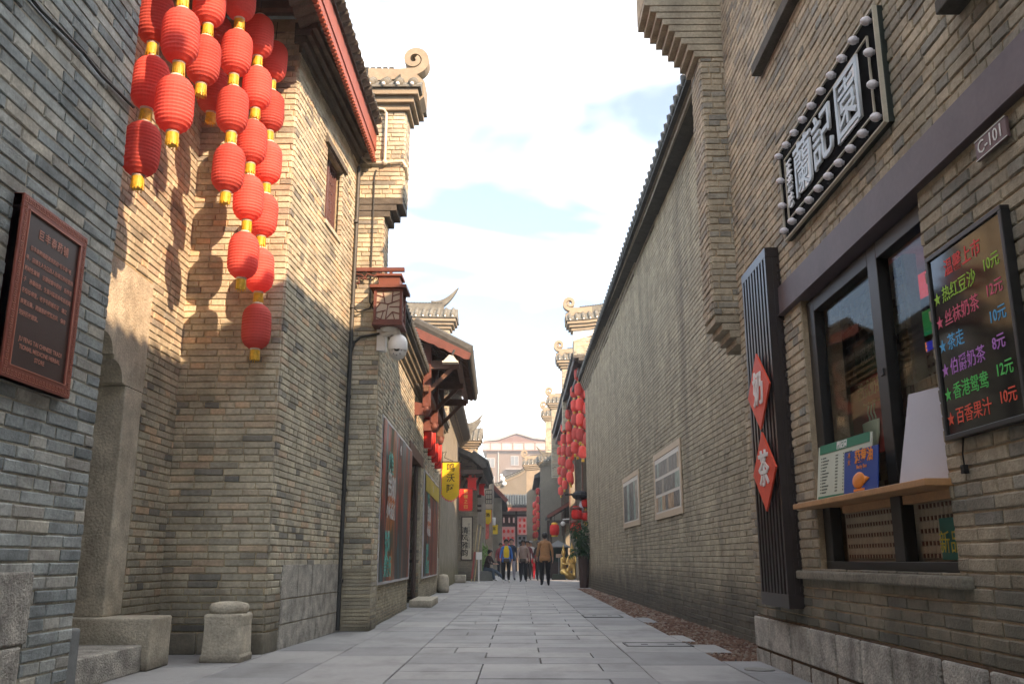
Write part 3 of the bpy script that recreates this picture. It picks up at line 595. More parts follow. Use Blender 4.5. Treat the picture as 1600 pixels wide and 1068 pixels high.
mb = MB(); mb.prism([(1.06, 4.68), (1.06, 4.73), (-.1, 5.29), (-1.4, 4.7), (-1.4, 4.6), (-.1, 5.22)], 5.2, M=F3 @ Matrix(((0, 0, 1, 4.8), (0, 1, 0, 0), (1, 0, 0, 0), (0, 0, 0, 1)))); mb.build('roof', TILE, t)
for i in range(26):
    p = P3(4.85 + i*.2, 4.78, 1.08); o = bpy.data.objects.new('roof_tile', ctm); COL.objects.link(o); o.parent = t; o.location = p; o.rotation_euler = (0, .1+random.uniform(-.03, .03), math.atan2(N3[1], N3[0])); o.scale = (2.1, 1, 1.7)
sc_ = [(-.14, 5.44), (1.08, 4.7)]; bb = [(1.1, 4.70), (-.12, 5.28), (-.12, 5.1)]
for i in range(13): f = i/12; bb.append((-.1 + 1.16*f, 5.1 - .52*f - .035*abs(math.sin(f*math.pi*5))))
mb = MB(); mb.prism(bb, .05, M=F3 @ Matrix(((0, 0, 1, 4.75), (0, 1, 0, 0), (1, 0, 0, 0), (0, 0, 0, 1)))); mb.build('barge_board', WOODR, t)
rebase(t, Vector((-1.95, 14, 0)))
mb = MB()
for a_, b_, h_ in ((5.1, 6.9, .13),): mb.box((a_, 0, .0), (b_, h_, .42), M=F3)
tag(mb.build('stone_step', STONE, bevel=.015), 'low pale stone step in front of the dark doorway between two posters', 'step')
# posters
def poster(label, s0, s1, z0, z1, seed):
    t = thing('wall_poster', label, 'poster', M=frame(P3((s0+s1)/2, (z0+z1)/2, .03), d3), group='posters on the tan brick house'); w, h = s1-s0, z1-z0; rn = random.Random(seed)
    m = mat('poster_print_%s' % 'ab'[seed % 2], (.2, .05, .04), .35, var=.05)
    if 'done' not in m:
        m['done'] = 1; nt = m.node_tree; L = nt.links; b = nt.nodes['Principled BSDF']; tc = _n(nt, 'ShaderNodeTexCoord'); mp = _n(nt, 'ShaderNodeMapping'); mp.inputs['Scale'].default_value = (1.1, .22, 1); mp.inputs['Location'].default_value = (seed*2.3, .4, 0)
        z = _n(nt, 'ShaderNodeTexNoise'); z.inputs['Scale'].default_value = 1.7; z.inputs['Detail'].default_value = 5; z.inputs['Distortion'].default_value = .8; r = _n(nt, 'ShaderNodeValToRGB'); ramp(r, ((.25, (.006, .01, .014)), (.37, (.014, .13, .16)), (.42, (.012, .03, .04)), (.46, (.016, .016, .02)), (.495, (.03, .012, .012)), (.525, (.34, .03, .016)), (.555, (.1, .014, .01)), (.585, (.45, .15, .03)), (.61, (.03, .025, .016)), (.66, (.02, .09, .04)), (.75, (.2, .15, .03))))
        L.new(tc.outputs['Object'], mp.inputs[0]); L.new(mp.outputs[0], z.inputs['Vector']); L.new(z.outputs['Fac'], r.inputs[0]); L.new(r.outputs[0], b.inputs['Base Color'])
    mb = MB(); nx = 18; V = []; F = []
    for k in range(2):
        for i in range(nx+1):
            x = -w/2 + w*i/nx; V += [(x, -h/2, .02 + .012*math.sin(i*1.3+seed)), (x, h/2, .02 + .012*math.sin(i*1.1+seed+1))] if k == 0 else []
    for i in range(nx): F.append((2*i, 2*i+2, 2*i+3, 2*i+1))
    mb.add(V, F); mb.build('print', m, t, smooth=True)
    mb = MB(); e = .035
    for q in ((-w/2-e, -h/2-e, w/2+e, -h/2), (-w/2-e, h/2, w/2+e, h/2+e), (-w/2-e, -h/2, -w/2, h/2), (w/2, -h/2, w/2+e, h/2)): mb.box((q[0], q[1], -.012), (q[2], q[3], .016))
    mb.build('frame', mat('poster_edge', (.62, .62, .64), .5, var=.05), t)
    teal = mat('teal_print', (.1, .36, .31), .5, var=.2); wht = mat('pale_print', (.55, .54, .53), .5, var=.1); orr = mat('orange_print', (.5, .15, .04), .5, var=.1)
    for txt, sz, x, y, m_ in (('烤鱼', .34, -.18, .24, teal), ('串80', .5, -.14, .09, wht), ('火锅烤肉', .2, -.14, .0, orr), ('小吃烧烤', .26, -.15, -.06, wht), ('特价', .3, -.22, -.26, teal), ('地', .3, -.25, -.34, teal), ('美食街', .3, -.2, -.42, teal)):
        text(txt, sz, t, m_, T(((x-.1)*w, y*h, .034)), ext=.002, bold=.004)
    mb = MB(); mb.prism([(-.1, 0), (-.03, -.07), (.06, -.05), (.02, .03), (.07, .1), (-.03, .07)], .004, M=T((.02*w, .4*h, .034))); mb.build('emblem', wht, t)
    return t
p1 = poster('large dark red food poster in a white frame, between party wall and doorway', .22, 4.42, .56, 2.76, 0)
p2 = poster('dark food poster in a white frame beyond the doorway, beside the plaster wall', 7.6, 12.2, .5, 2.72, 1)
mb = MB(); mb.box((-2.2, .7, .03), (2.2, 1.06, .036)); mb.build('yellow_panel', mat('yellow_print', (.45, .35, .04), .5, var=.2, scale=2), p2)
# street lantern on its arm
t = thing('street_lantern', 'square red-brown lattice lantern hanging from a bracket arm near the party wall', 'street lamp', (-2.28, 11.5, 4.63)); X0, Y0, Z0 = -2.28, 11.5, 4.63
def LB(name, boxes, m, **k):
    mb = MB()
    for a_, b_ in boxes: mb.box(a_, b_)
    return mb.build(name, m, t, **k)
LB('arm', [((0, -.03, -.02), (.74, .03, .03)), ((0, -.035, -.36), (.05, .035, .04))], WOODR)
mb = MB(); mb.tube([(.05, 0, -.2), (.14, 0, -.18), (.12, 0, -.1), (.2, 0, -.12), (.24, 0, -.05), (.34, 0, -.08), (.4, 0, -.02)], .012, 6); mb.tube([(.06, 0, -.05), (.16, 0, -.06), (.24, 0, -.13)], .01, 6); mb.build('scrollwork', WOODR, t)
cx = .56; LB('hanger', [((cx-.02, -.02, -.12), (cx+.02, .02, -.02))], WOODR)
LB('cap', [((cx-.14, -.14, -.26), (cx+.14, .14, -.12)), ((cx-.17, -.17, -.13), (cx+.17, .17, -.1)), ((cx-.24, -.24, -.31), (cx+.24, .24, -.27))], mat('lamp_brown', (.16, .055, .036), .5, var=.15))
body = LB('lamp_shade', [((cx-.165, -.165, -.74), (cx+.165, .165, -.31))], mat('lamp_paper', (.5, .42, .34), .7, var=.06, trans=.2))
fr = []
for sx_ in (-1, 1):
    for sy_ in (-1, 1): fr.append(((cx+sx_*.17-.018, sy_*.17-.018, -.76), (cx+sx_*.17+.018, sy_*.17+.018, -.3)))
for z in (-.765, -.345):
    for s_ in (-1, 1): fr += [((cx-.152, s_*.17-.016, z), (cx+.152, s_*.17+.016, z+.035)), ((cx+s_*.17-.016, -.152, z), (cx+s_*.17+.016, .152, z+.035))]
LB('frame', fr, WOODR); LB('base', [((cx-.2, -.2, -.81), (cx+.2, .2, -.77))], WOODR)
mb = MB(); mb.lathe([(.0001, -.045), (.1, -.03), (.12, 0)], 14, (cx, 0, -.81)); mb.build('bulb_cover', WHITE, t, smooth=True)
rl = random.Random(5); la = MB(); seg = [(-.15, .05, 0, .02), (0, .02, .15, .08), (0, .02, -.03, -.2), (-.03, -.2, .06, -.09), (.06, -.09, .15, -.12), (-.15, -.1, -.03, -.07), (-.07, .2, -.04, .03), (.06, .2, .05, .05), (-.15, -.17, -.08, -.2), (-.09, -.2, -.06, -.08), (.06, -.09, .09, -.2), (-.15, .15, -.06, .12), (.05, .13, .15, .17), (.02, -.02, .15, -.02), (-.1, .04, -.15, -.03)]
for x0, y0, x1, y1 in seg:
    la.bar((cx+x0, -.168, -.54+y0*.95), (cx+x1, -.168, -.54+y1*.95), .012, .012, up=(0, 1, 0)); la.bar((cx+.168, x0, -.54+y0*.95), (cx+.168, x1, -.54+y1*.95), .012, .012, up=(1, 0, 0))
la.build('lattice', WOODR, t)
mb = MB(); mb.tube([(.03, 0, -.36), (.04, 0, -.5), (.14, 0, -.58), (.28, .04, -.52), (.36, .05, -.36)], .01, 6); mb.build('cord', INK, t)
# camera
t = thing('security_camera', 'white dome security camera on a wall arm below the lattice lantern', 'camera', (-1.87, 11.6, 3.75))
mb = MB(); mb.box((-.02, -.06, -.22), (.1, .06, .22)); mb.build('mount', WHITE, t, bevel=.01)
mb = MB(); mb.tube([(.06, -.03, .0), (.16, -.06, .03), (.26, -.08, .03), (.27, -.08, -.04)], [.05, .04, .045, .05], 10); mb.build('arm', WHITE, t, smooth=True)
mb = MB(); mb.lathe([(.06, .0), (.1, -.03), (.125, -.09), (.128, -.2), (.122, -.215)], 20, (.27, -.08, -.02)); mb.build('housing', WHITE, t, smooth=True)
mb = MB(); mb.ball((.27, -.08, -.235), .115, 18, 10, sz=1.0); mb.build('dome', mat('dome_white', (.7, .69, .66), .35, var=.02), t, smooth=True)
Mf = frame((.27, -.08, -.235), (1, 0, 0), (0, .35, 1)); mb = MB(); mb.lathe([(.0001, .112), (.04, .113), (.042, .104)], 16, M=Mf @ T((.0, -.02, .004))); mb.build('lens', mat('lens_black', (.01, .01, .012), .1, var=0), t)
mb = MB()
for k in range(8): a_ = k*math.pi/4; mb.ball((.27+.06*math.cos(a_), -.08-.092, -.24+.066*math.sin(a_)*.95), .009, 8, 5)
mb.build('lamp_ring', mat('led_dark', (.12, .12, .13), .3, var=0), t)
# flood lamp under the barge board
t = thing('flood_lamp', 'small white flood lamp fixed under the timber balcony roof edge', 'lamp', tuple(P3(4.68, 4.62, .72)))
mb = MB(); mb.box((-.16, -.08, -.13), (.14, .1, -.1)); mb.prism([(-.14, -.1), (.12, -.1), (.05, .0), (-.03, .02)], .14, M=Matrix(((1, 0, 0, 0), (0, 0, 1, -.06), (0, 1, 0, 0), (0, 0, 0, 1)))); mb.build('housing', mat('lamp_white', (.6, .58, .52), .5, var=.05), t)
mb = MB(); mb.bar((.02, 0, 0), (.06, .05, .14), .03, .03); mb.build('bracket', IRON, t)
# red cylinder lanterns
cyl = None
for i, (s, nm) in enumerate(((7.5, 'nearest the timber post'), (8.7, 'second from the timber post'), (9.9, 'third from the timber post'), (11.1, 'last before the plaster wall'))):
    t = thing('cylinder_lantern', 'plain red cylinder lantern under the timber balcony, ' + nm, 'lantern', tuple(P3(s, 3.55 - .03*i, .07)), 'row of red cylinder lanterns')
    if i == 0:
        mb = MB(); mb.lathe([(.105, -.34), (.11, -.335), (.11, .335), (.105, .34)], 20); s0_ = mb.mesh('shade', mat('red_lacquer', (.62, .03, .025), .45, var=.06), True)
        mb = MB(); mb.tube([(0, 0, .34), (0, 0, .5)], .012, 6); mb.lathe([(.04, .34), (.02, .4)], 10); s1_ = mb.mesh('hanger', IRON)
        mb = MB(); mb.tube([(-.13, 0, .45), (-.13, 0, -.36), (-.05, 0, -.42), (.05, 0, -.42), (.13, 0, -.36), (.13, 0, .1)], .008, 6); s2_ = mb.mesh('wire_hoop', INK)
    link('shade', s0_, t); link('hanger', s1_, t); link('wire_hoop', s2_, t)
mb = MB(); mb.bar(P3(4.6, 4.07, .1), P3(11.6, 4.0, .1), .04, .04); tag(mb.build('hanging_rail', IRON), 'thin dark rail carrying the red cylinder lanterns', 'rail')
# ---------------------------------------------------------------- plaster house and what follows on that side
t = thing('plaster_house', 'grey plastered house wall with mossy foot beyond the second poster', 'house')
A4 = (-2.23, 25.03); B4 = (-2.53, 38.1); d4 = Vector((B4[0]-A4[0], B4[1]-A4[1], 0)); d4.normalize(); F4 = frame((*A4, 0), d4)
mb = MB(); mb.box((0, -.1, -.4), (13.07, 5.6, 0), M=F4); mb.build('wall', GREYP, t)
mb = MB(); mb.box((0, .0, 0), (.22, 5.6, .05), M=F4); mb.build('corner_strip', LIME, t)
for i in range(3): mb = MB(); mb.box((0, 5.5+i*.1, -.1), (13.07, 5.59+i*.1, .04+i*.07), M=F4); mb.build('cornice', mat('cornice_tan', (0, 0, 0)), t)
mb = MB(); mb.prism([(.42, 5.82), (.42, 5.88), (-2.2, 7.2), (-2.4, 5.6), (-.1, 5.6)], 12.9, M=F4 @ Matrix(((0, 0, 1, .1), (0, 1, 0, 0), (1, 0, 0, 0), (0, 0, 0, 1)))); mb.build('roof', TILE, t)
for i in range(62):
    p = F4 @ Vector((.2+i*.21, 5.9, .44)); o = bpy.data.objects.new('roof_tile', ctm); COL.objects.link(o); o.parent = t; o.location = p
mb = MB(); mb.box((-.02, .1, -.02), (.1, .9, .03), M=F4); mb.build('white_post', mat('grey_white', (.5, .49, .45), .7), t)
rebase(t, Vector((-2.4, 31, 0)))
mb = MB(); mb.lathe([(.14, 0), (.16, .1), (.15, .38), (.11, .46), (.0001, .48)], 12, (-2.05, 24.9, 0)); tag(mb.build('guard_stone', STONE, smooth=True), 'rounded pale guard stone at the foot of the wall past the second poster', 'stone')
gable_wall('dark gable with upswept pointed ridge rising behind the timber balcony roof', -2.1, -3.9, 26.0, .5, 7.55, 1, 4.5, True, TAN, 60, style='point', scale=1.15, rise=.02, steps=3)
gable_wall('small upswept gable end higher up beyond the plaster house', -1.85, -3.4, 38.4, .5, 5.5, 1, 3.5, True, TAN, 0, style='point', scale=1.1)
gable_wall('upper of the small upswept gables, standing farther behind the plaster house', -1.95, -3.4, 41.5, .5, 6.1, 1, 3.5, True, TAN, 0, style='point', scale=1.2)
# ---------------------------------------------------------------- tea shop building
t = thing('tea_shop', 'brown brick tea shop with serving window, steel beam and granite foot', 'shop'); SH = t
XS = 2.1; op = (8.28-6.46, 8.28-4.44, .78, 2.73); wn2 = (8.28-6.5, 8.28-5.2, 5.02, 6.6)          # s runs from the far corner (Y 8.28) towards the camera
core(t, (XS, 8.28), (XS, -25), (-1, 0), -.1, 7.3, MORT_S, [op, wn2], .28)
hs = [op, wn2, (0, 9, -.1, .385), (1.38, 6, 2.73, 2.965)]
brick_wall(t, (XS, 8.28), (XS, .8), (-1, 0), .385, 7.3, SHOP, hs, 300, seed=51, L=.27, course=.068, dep=.010, j=1.0)
brick_wall(t, (XS+.3, 8.28), (XS, 8.28), (0, 1), 0, 2.9, SHOP, (), 0, seed=52)
mb = MB()
for k in range(29):                                       # reveal of the window's far jamb
    mb.box((XS+.002, 6.46, .79+k*.068), (XS+.16 - (k % 2)*.02, 6.472, .848+k*.068), 0, random.random())
mb.build('reveal', SHOP, t, kind='stuff')
rg = random.Random(8); y = 8.27
while y > 1.2:
    l = rg.uniform(.42, .62); mb = MB(); mb.box((XS-.04, y-l+.034, .125), (XS+.1, y, .375)); mb.build('base_stone', GRAN, t, bevel=.012)
    mb = MB(); mb.box((XS-.03, y-l*.9+.025, -.03), (XS+.1, y+.03, .105)); mb.build('base_stone', GRAN, t, bevel=.01); y -= l
mb = MB(); mb.box((XS-.022, 1.0, -.03), (XS+.05, 8.262, .384)); mb.build('mortar_bed', mat('mossy_mortar', (.10, .062, .034), .95, var=.3, scale=20), t)
mb = MB(); mb.box((XS-.035, 1.0, 2.735), (XS+.2, 6.9, 2.96)); mb.box((XS-.05, 1.0, 2.725), (XS+.2, 6.9, 2.735)); mb.build('steel_beam', mat('beam_paint', (.125, .098, .105), .5, var=.12, scale=4, stain=.2), t, bevel=.003)
mb = MB(); mb.box((XS-.06, 4.3, .715), (XS+.25, 6.88, .775)); mb.build('window_ledge', mat('ledge_stone', (.2, .185, .145), .85, var=.35, scale=6, bump=.3), t, bevel=.012)
# serving window frame
wf = MB(); D0, D1 = XS+.035, XS+.11
for (y0, y1, z0, z1) in ((6.3, 6.45, .84, 2.7), (4.45, 4.5, .84, 2.7), (5.13, 5.27, .84, 2.7), (4.45, 6.45, .78, .84), (4.5, 5.13, 2.6, 2.7), (5.27, 6.3, 2.6, 2.7)): wf.box((D0, y0, z0), (D1, y1, z1))
WFR = wf.build('window', BLACKM, t, bevel=.004)
for y0, y1 in ((5.28, 6.29), (4.51, 5.12)):
    mb = MB(); mb.box((XS+.085, y0, 1.26), (XS+.091, y1, 2.59)); mb.build('pane', glass_mat('window_glass', (.93, .95, .94), .03), WFR)
mb = MB(); mb.box((D0-.008, 5.17, 1.9), (D0, 5.21, 1.94)); mb.build('handle', IRON, WFR)
mb = MB(); mb.box((XS-.14, 4.4, 1.2), (XS+.42, 6.56, 1.235)); mb.build('counter', mat('counter_wood', (.44, .235, .1), .5, var=.14, scale=6), t, bevel=.004)
mb = MB(); mb.box((XS+.05, 4.5, 1.15), (XS+.1, 6.1, 1.197)); mb.build('counter_rail', mat('counter_wood', (0, 0, 0)), t)
# tiled apron under the counter: pale tiles with brown dots
TP = mat('pale_mosaic', (.42, .34, .24), .55, var=.12, scale=7); DOT = mat('brown_mosaic', (.12, .05, .03), .5, var=.2, scale=9)
for (y0, y1) in ((5.28, 6.29), (4.51, 5.12)):
    a1 = MB(); a2 = MB(); z = .86; k = 0
    while z < 1.18:
        y = y0 + .01
        while y < y1 - .035:
            if k % 2 == 0: (a2 if True else a1).box((XS+.118, y+.003, z), (XS+.132, y+.02, z+.022)); a1.box((XS+.12, y+.024, z-.001), (XS+.132, y+.042, z+.022))
            else: a1.box((XS+.12, y+.002, z-.001), (XS+.132, y+.043, z+.036))
            y += .046
        z += .026 if k % 2 == 0 else .04; k += 1
    mb = MB(); mb.box((XS+.132, y0, .84), (XS+.15, y1, 1.2)); pn = mb.build('apron', mat('mosaic_grout', (.3, .26, .2), .9, var=.1), t)
    a1.build('tile', TP, pn, kind='stuff'); a2.build('tile', DOT, pn, kind='stuff')
# room behind
rm = MB(); rm.box((XS+.28, 3.0, .1), (XS+4, 9.0, .12)); rm.box((XS+.28, 3.0, 3.0), (XS+4, 9.0, 3.05)); rm.box((XS+2.6, 3.0, .1), (XS+2.7, 9.0, 3)); rm.box((XS+.28, 8.2, .1), (XS+2.7, 8.28, 3)); rm.box((XS+.28, 2.9, .1), (XS+2.7, 3.0, 3)); rm.build('room', mat('room_plaster', (.5, .45, .37), .9, var=.1), t)
mp_ = MB(); z = .9
while z < 2.9:
    y = 7.0 if z > 2.02 else 5.72
    while y < 8.15:
        mp_.box((XS+.6, y-.9, z), (XS+.615, y-.84, z+.06), 0 if random.random() < .85 else 1); y += .066
    z += .066
mp_.build('mosaic_wall', [TP, DOT], t, kind='stuff')
mb = MB(); mb.box((XS+.615, 6.05, .2), (XS+.7, 7.4, 2.95)); mb.box((XS+.615, 4.8, .2), (XS+.7, 6.049, 2.03)); mb.build('partition', mat('room_plaster', (0, 0, 0)), t)
# mosaic bulkhead
mb = MB(); mb.box((XS+.75, 5.6, 2.06), (XS+1.3, 6.55, 2.26)); bh = mb.build('bulkhead', TP, t); a2 = MB()
for k in range(13):
    for r_ in range(3): a2.box((XS+.745, 5.62+k*.072, 2.08+r_*.066), (XS+.75, 5.64+k*.072, 2.1+r_*.066))
for k in range(8):
    for r_ in range(3): a2.box((XS+.77+k*.07, 5.594, 2.08+r_*.066), (XS+.79+k*.07, 5.6, 2.1+r_*.066))
a2.build('tile', DOT, bh, kind='stuff')
# upper window with stone sill
mb = MB(); mb.box((XS-.09, 5.0, 4.9), (XS+.2, 7.02, 5.0)); mb.build('window_sill', mat('dark_sill', (.085, .078, .065), .85, var=.3, scale=6), t, bevel=.006)
wf = MB()
for (y0, y1, z0, z1) in ((6.43, 6.5, 5.02, 6.6), (5.2, 5.27, 5.02, 6.6), (5.27, 6.43, 5.02, 5.1), (5.82, 5.88, 5.1, 6.6)): wf.box((XS+.06, y0, z0), (XS+.13, y1, z1))
uw = wf.build('window', mat('slate_frame', (.06, .065, .07), .5, var=.1), t); la = MB()
for k in range(9): la.box((XS+.08, 5.3+k*.13, 5.1), (XS+.095, 5.314+k*.13, 6.55))
for k in range(11): la.box((XS+.078, 5.27, 5.16+k*.13), (XS+.092, 6.43, 5.174+k*.13))
la.build('lattice', mat('slate_frame', (0, 0, 0)), uw); mb = MB(); mb.box((XS+.14, 5.2, 5.02), (XS+.16, 6.5, 6.6)); mb.build('pane', mat('dark_glass', (0, 0, 0)), uw)
mb = MB(); mb.box((XS-.12, 3.2, 3.36), (XS+.1, 3.8, 3.43)); mb.build('stone_bracket', mat('dark_sill', (0, 0, 0)), t, bevel=.006)
mb = MB(); mb.prism([(XS-.28, 7.2), (XS-.28, 7.28), (XS+3, 8.7), (XS+6, 7.2)], 33.2, M=Matrix(((1, 0, 0, 0), (0, 0, 1, -25), (0, 1, 0, 0), (0, 0, 0, 1)))); mb.build('roof', TILE, t)
for k in range(60):
    o = bpy.data.objects.new('roof_tile', ctm); COL.objects.link(o); o.parent = t; o.location = (XS-.34, -8 + k*.27, 7.3); o.rotation_euler = (0, 0, math.pi); o.scale = (1.2, 1.3, 1.3)
rebase(t, Vector((2.3, 5, 0)))
# unseen block added behind the camera, shaped to shade the blue-grey wall
t = thing('tall_house', 'taller flat-roofed brick house adjoining the brown brick tea shop', 'house'); mb = MB(); mb.box((1.82, -24, 7.45), (2.9, -.6, 9.5)); mb.build('wall', SHOP, t); mb = MB(); mb.box((1.7, -24.2, 9.5), (3.0, -.5, 9.65)); mb.build('roof', TILE, t); rebase(t, Vector((2.3, -10, 7.45)))
# louvred screen
t = thing('louvre_screen', 'tall dark metal louvre screen fixed to the brown brick by the shop corner', 'screen', (1.98, 7.28, .5)); XL = -.0
b = MB()
for (y0, y1, z0, z1, x0) in ((-.39, .39, 2.72, 2.8, 0), (-.39, .39, 0, .1, 0)): b = MB(); b.box((x0, y0, z0), (.118, y1, z1)); b.build('frame', BROWNM, t, bevel=.003)
for k in range(9):
    y = -.385 + k*.09; mb = MB(); mb.box((.0, y, .1), (.085, y+.042, 2.72)); mb.build('slat', BROWNM, t)
mb = MB(); mb.box((.055, -.388, .1), (.118, -.375, 2.72)); 
for k in range(42): mb.box((.09, -.398, .12+k*.062), (.118, -.389, .155+k*.062))
mb.build('side_panel', BROWNM, t); mb = MB(); mb.box((.1, -.37, .1), (.117, .39, 2.72)); mb.build('back', DARK, t)
Ms = frame((0, 0, 0), (0, -1, 0))
ORR = mat('orange_red_panel', (.72, .085, .04), .5, var=.1, scale=5)
for ch, z, y, lab in (('奶', 2.185, 7.24, 'upper orange-red diamond plate with a white character on the louvre screen'), ('茶', 1.535, 7.22, 'lower orange-red diamond plate with a white character on the louvre screen')):
    t = thing('diamond_sign', lab, 'sign', M=frame((1.962, y, z), (0, -1, 0)), group='diamond plates on the louvre screen')
    mb = MB(); mb.prism([(0, -.315), (.335, .005), (0, .315), (-.335, -.005)], .014); mb.build('plate', ORR, t)
    text(ch, .3, t, WHITE, T((.02, .0, .02)), ext=.005, bold=.004)
mb = MB(); mb.box((1.955, 7.215, 1.845), (1.965, 7.235, 1.88)); tag(mb.build('sign_hook', IRON), 'tiny dark hook joining the two diamond plates', 'hook')
# sign with bulbs
t = thing('shop_sign', 'black box sign with white bulbs round pale raised characters above the beam', 'sign', M=frame((2.03, 5.56, 3.585), (0, -1, 0))); w, h = 1.94, .735
DG = mat('dark_green_case', (.018, .024, .018), .45, var=.15); EDGE = mat('gilt_edge', (.5, .46, .36), .6, metal=0, var=.1)
mb = MB(); mb.box((-w/2, -h/2, -.068), (w/2, h/2, -.03)); mb.build('case', DG, t, bevel=.004)
mb = MB(); mb.box((-w/2+.004, -h/2+.004, -.03), (w/2-.004, h/2-.004, -.018)); mb.build('face', mat('sign_black', (.005, .005, .005), .9, var=0, spec=.04), t)
def rim(w_, h_, z0, z1, e, m, name):
    mb = MB()
    for q in ((-w_/2, -h_/2, w_/2, -h_/2+e), (-w_/2, h_/2-e, w_/2, h_/2), (-w_/2, -h_/2+e, -w_/2+e, h_/2-e), (w_/2-e, -h_/2+e, w_/2, h_/2-e)): mb.box((q[0], q[1], z0), (q[2], q[3], z1))
    return mb.build(name, m, t)
rim(w, h, -.03, -.004, .011, EDGE, 'outer_rim'); rim(w-.25, h-.24, -.018, -.006, .009, EDGE, 'inner_rim')
bl = MB(); bl.lathe([(.0001, .05), (.012, .046), (.023, .034), (.028, .016), (.025, .002), (.015, -.008), (.015, -.02)], 14); BM = bl.mesh('bulb', mat('bulb_glass', (.72, .68, .70), .35, var=.02, spec=.5), True)
bx, by = w/2-.065, h/2-.062
pts = [(-bx + i*2*bx/9, s_*by) for s_ in (1, -1) for i in range(10)] + [(s_*bx, q) for s_ in (1, -1) for q in (by/3, -by/3)]
for (x, y_) in pts: link('bulb', BM, t, (x, y_, -.004))
ST = mat('pale_letter', (.5, .58, .63), .4, var=.05); SO = mat('letter_edge', (.75, .76, .76), .4, var=.03)
for ch, x, y_, sz in (('蘭', -.42, -.01, .43), ('記', .0, .0, .4), ('園', .48, .0, .46)):
    text(ch, sz, t, SO, T((x, y_, -.01)), ext=.006, bold=.005); text(ch, sz, t, ST, T((x, y_, -.002)), ext=.003, bold=.0015)
text('正港味', .125, t, SO, T((-.745, .0, -.008)), ext=.006, bold=.003, vert=True, lsp=1.05)
# number plate
t = thing('number_plate', 'small mauve plate reading C-101 on the brick pier under the beam', 'plate', M=frame((2.068, 3.63, 2.635), (0, -1, 0)))
mb = MB(); mb.box((-.13, -.047, -.01), (.13, .047, .006)); mb.build('plate', mat('mauve_plate', (.16, .1, .1), .5, var=.08), t, bevel=.003)
text('C-101', .085, t, WHITE, T((0, 0, .008)), ext=.001); mb = MB()
for q in ((-.13, -.047, .13, -.043), (-.13, .043, .13, .047)): mb.box((q[0], q[1], .006), (q[2], q[3], .0085))
mb.build('rim', WHITE, t)
# chalk board
t = thing('menu_board', 'black glossy menu board in thin frame with handwritten coloured drink prices', 'menu board', M=frame((2.06, 3.965, 1.862), (0, -1, 0))); w, h = .68, .87
mb = MB(); mb.box((-w/2, -h/2, -.02), (w/2, h/2, .004)); mb.build('board', mat('board_gloss', (.012, .012, .012), .07, var=0, spec=.9), t)
mb = MB(); e = .024
for q in ((-w/2-e, -h/2-e, w/2+e, -h/2), (-w/2-e, h/2, w/2+e, h/2+e), (-w/2-e, -h/2, -w/2, h/2), (w/2, -h/2, w/2+e, h/2)): mb.box((q[0], q[1], -.03), (q[2], q[3], .014))
mb.build('frame', BLACKM, t, bevel=.003)
for row, (a_, p_, c_) in enumerate((('温馨上市', '', (.75, .06, .05)), ('热红豆沙', '10元', (.35, .6, .05)), ('丝袜奶茶', '12元', (.72, .12, .2)), ('茶走', '10元', (.1, .42, .75)), ('伯爵奶茶', '8元', (.5, .2, .62)), ('香港鸳鸯', '12元', (.1, .6, .12)), ('百香果汁', '10元', (.8, .1, .05)))):
    m = mat('chalk_%d' % row, c_, .6, var=.12, scale=40, emit=None); yy = .345 - row*.118
    if row == 0: text(a_, .088, t, m, T((-.02, yy, .0055)), ext=.0007, bold=.001); continue
    text(a_, .083, t, m, T((-.245, yy, .0055)), ext=.0007, bold=.0003, align='LEFT'); text(p_, .072, t, m, T((.15, yy+.02, .0055)), ext=.0007, bold=.0008, align='LEFT')
    st = MB(); st.prism([((.034 if k % 2 == 0 else .014)*math.sin(k*math.pi/5), (.034 if k % 2 == 0 else .014)*math.cos(k*math.pi/5)) for k in range(10)], .0014, M=T((-.295, yy, .0048))); st.build('star', m, t)
mb = MB(); mb.tube([(2.075, 4.2, 1.42), (2.07, 4.22, 1.33), (2.075, 4.225, 1.27)], .004, 6); mb.box((2.062, 4.21, 1.24), (2.085, 4.24, 1.28)); tag(mb.build('power_plug', INK), 'short black cord and plug hanging below the black menu board', 'plug')
# things on the counter
def flat(name, label, cat, o, right, w, h, d, m, up=(0, 0, 1), **k):
    t = thing(name, label, cat, M=frame(o, right, up)); mb = MB(); mb.box((-w/2, -h/2, -d), (w/2, h/2, 0)); mb.build('card', m, t); return t
GRN = mat('menu_green', (.02, .19, .1), .5, var=.04)
t = flat('price_list', 'white price list with green header standing on the counter', 'menu', (2.07, 5.8, 1.42), (.06, -1, 0), .84, .36, .006, mat('menu_white', (.56, .6, .5), .5, var=.03), up=(.12, 0, 1))
mb = MB(); mb.box((-.39, .125, 0), (.39, .185, .003)); mb.box((-.39, -.185, 0), (.39, -.16, .003)); mb.build('header', GRN, t); text('蘭記園', .055, t, WHITE, T((-.02, .152, .004)), ext=.0006, bold=.001)
mb = MB()
for c_ in range(2):
    for k in range(12):
        y_ = .095 - k*.021; mb.box((-.34 + c_*.37, y_-.004, 0), (-.34 + c_*.37 + .06 + .05*((k*7+c_*3) % 4)/3, y_+.004, .0015)); mb.box((-.12 + c_*.37, y_-.003, 0), (-.08 + c_*.37, y_+.003, .0015)); mb.box((-.365 + c_*.37, y_-.004, 0), (-.355 + c_*.37, y_+.004, .0015))
mb.build('print', mat('print_dark', (.05, .07, .05), .6, var=0), t)
t = flat('bun_poster', 'blue card showing an orange bun, leaning before the price list', 'poster', (2.03, 5.4, 1.365), (.06, -1, 0), .47, .26, .006, mat('card_blue', (.015, .06, .3), .4, var=.04), up=(.1, 0, 1))
OR = mat('bun_orange', (.75, .24, .03), .5, var=.1, scale=20)
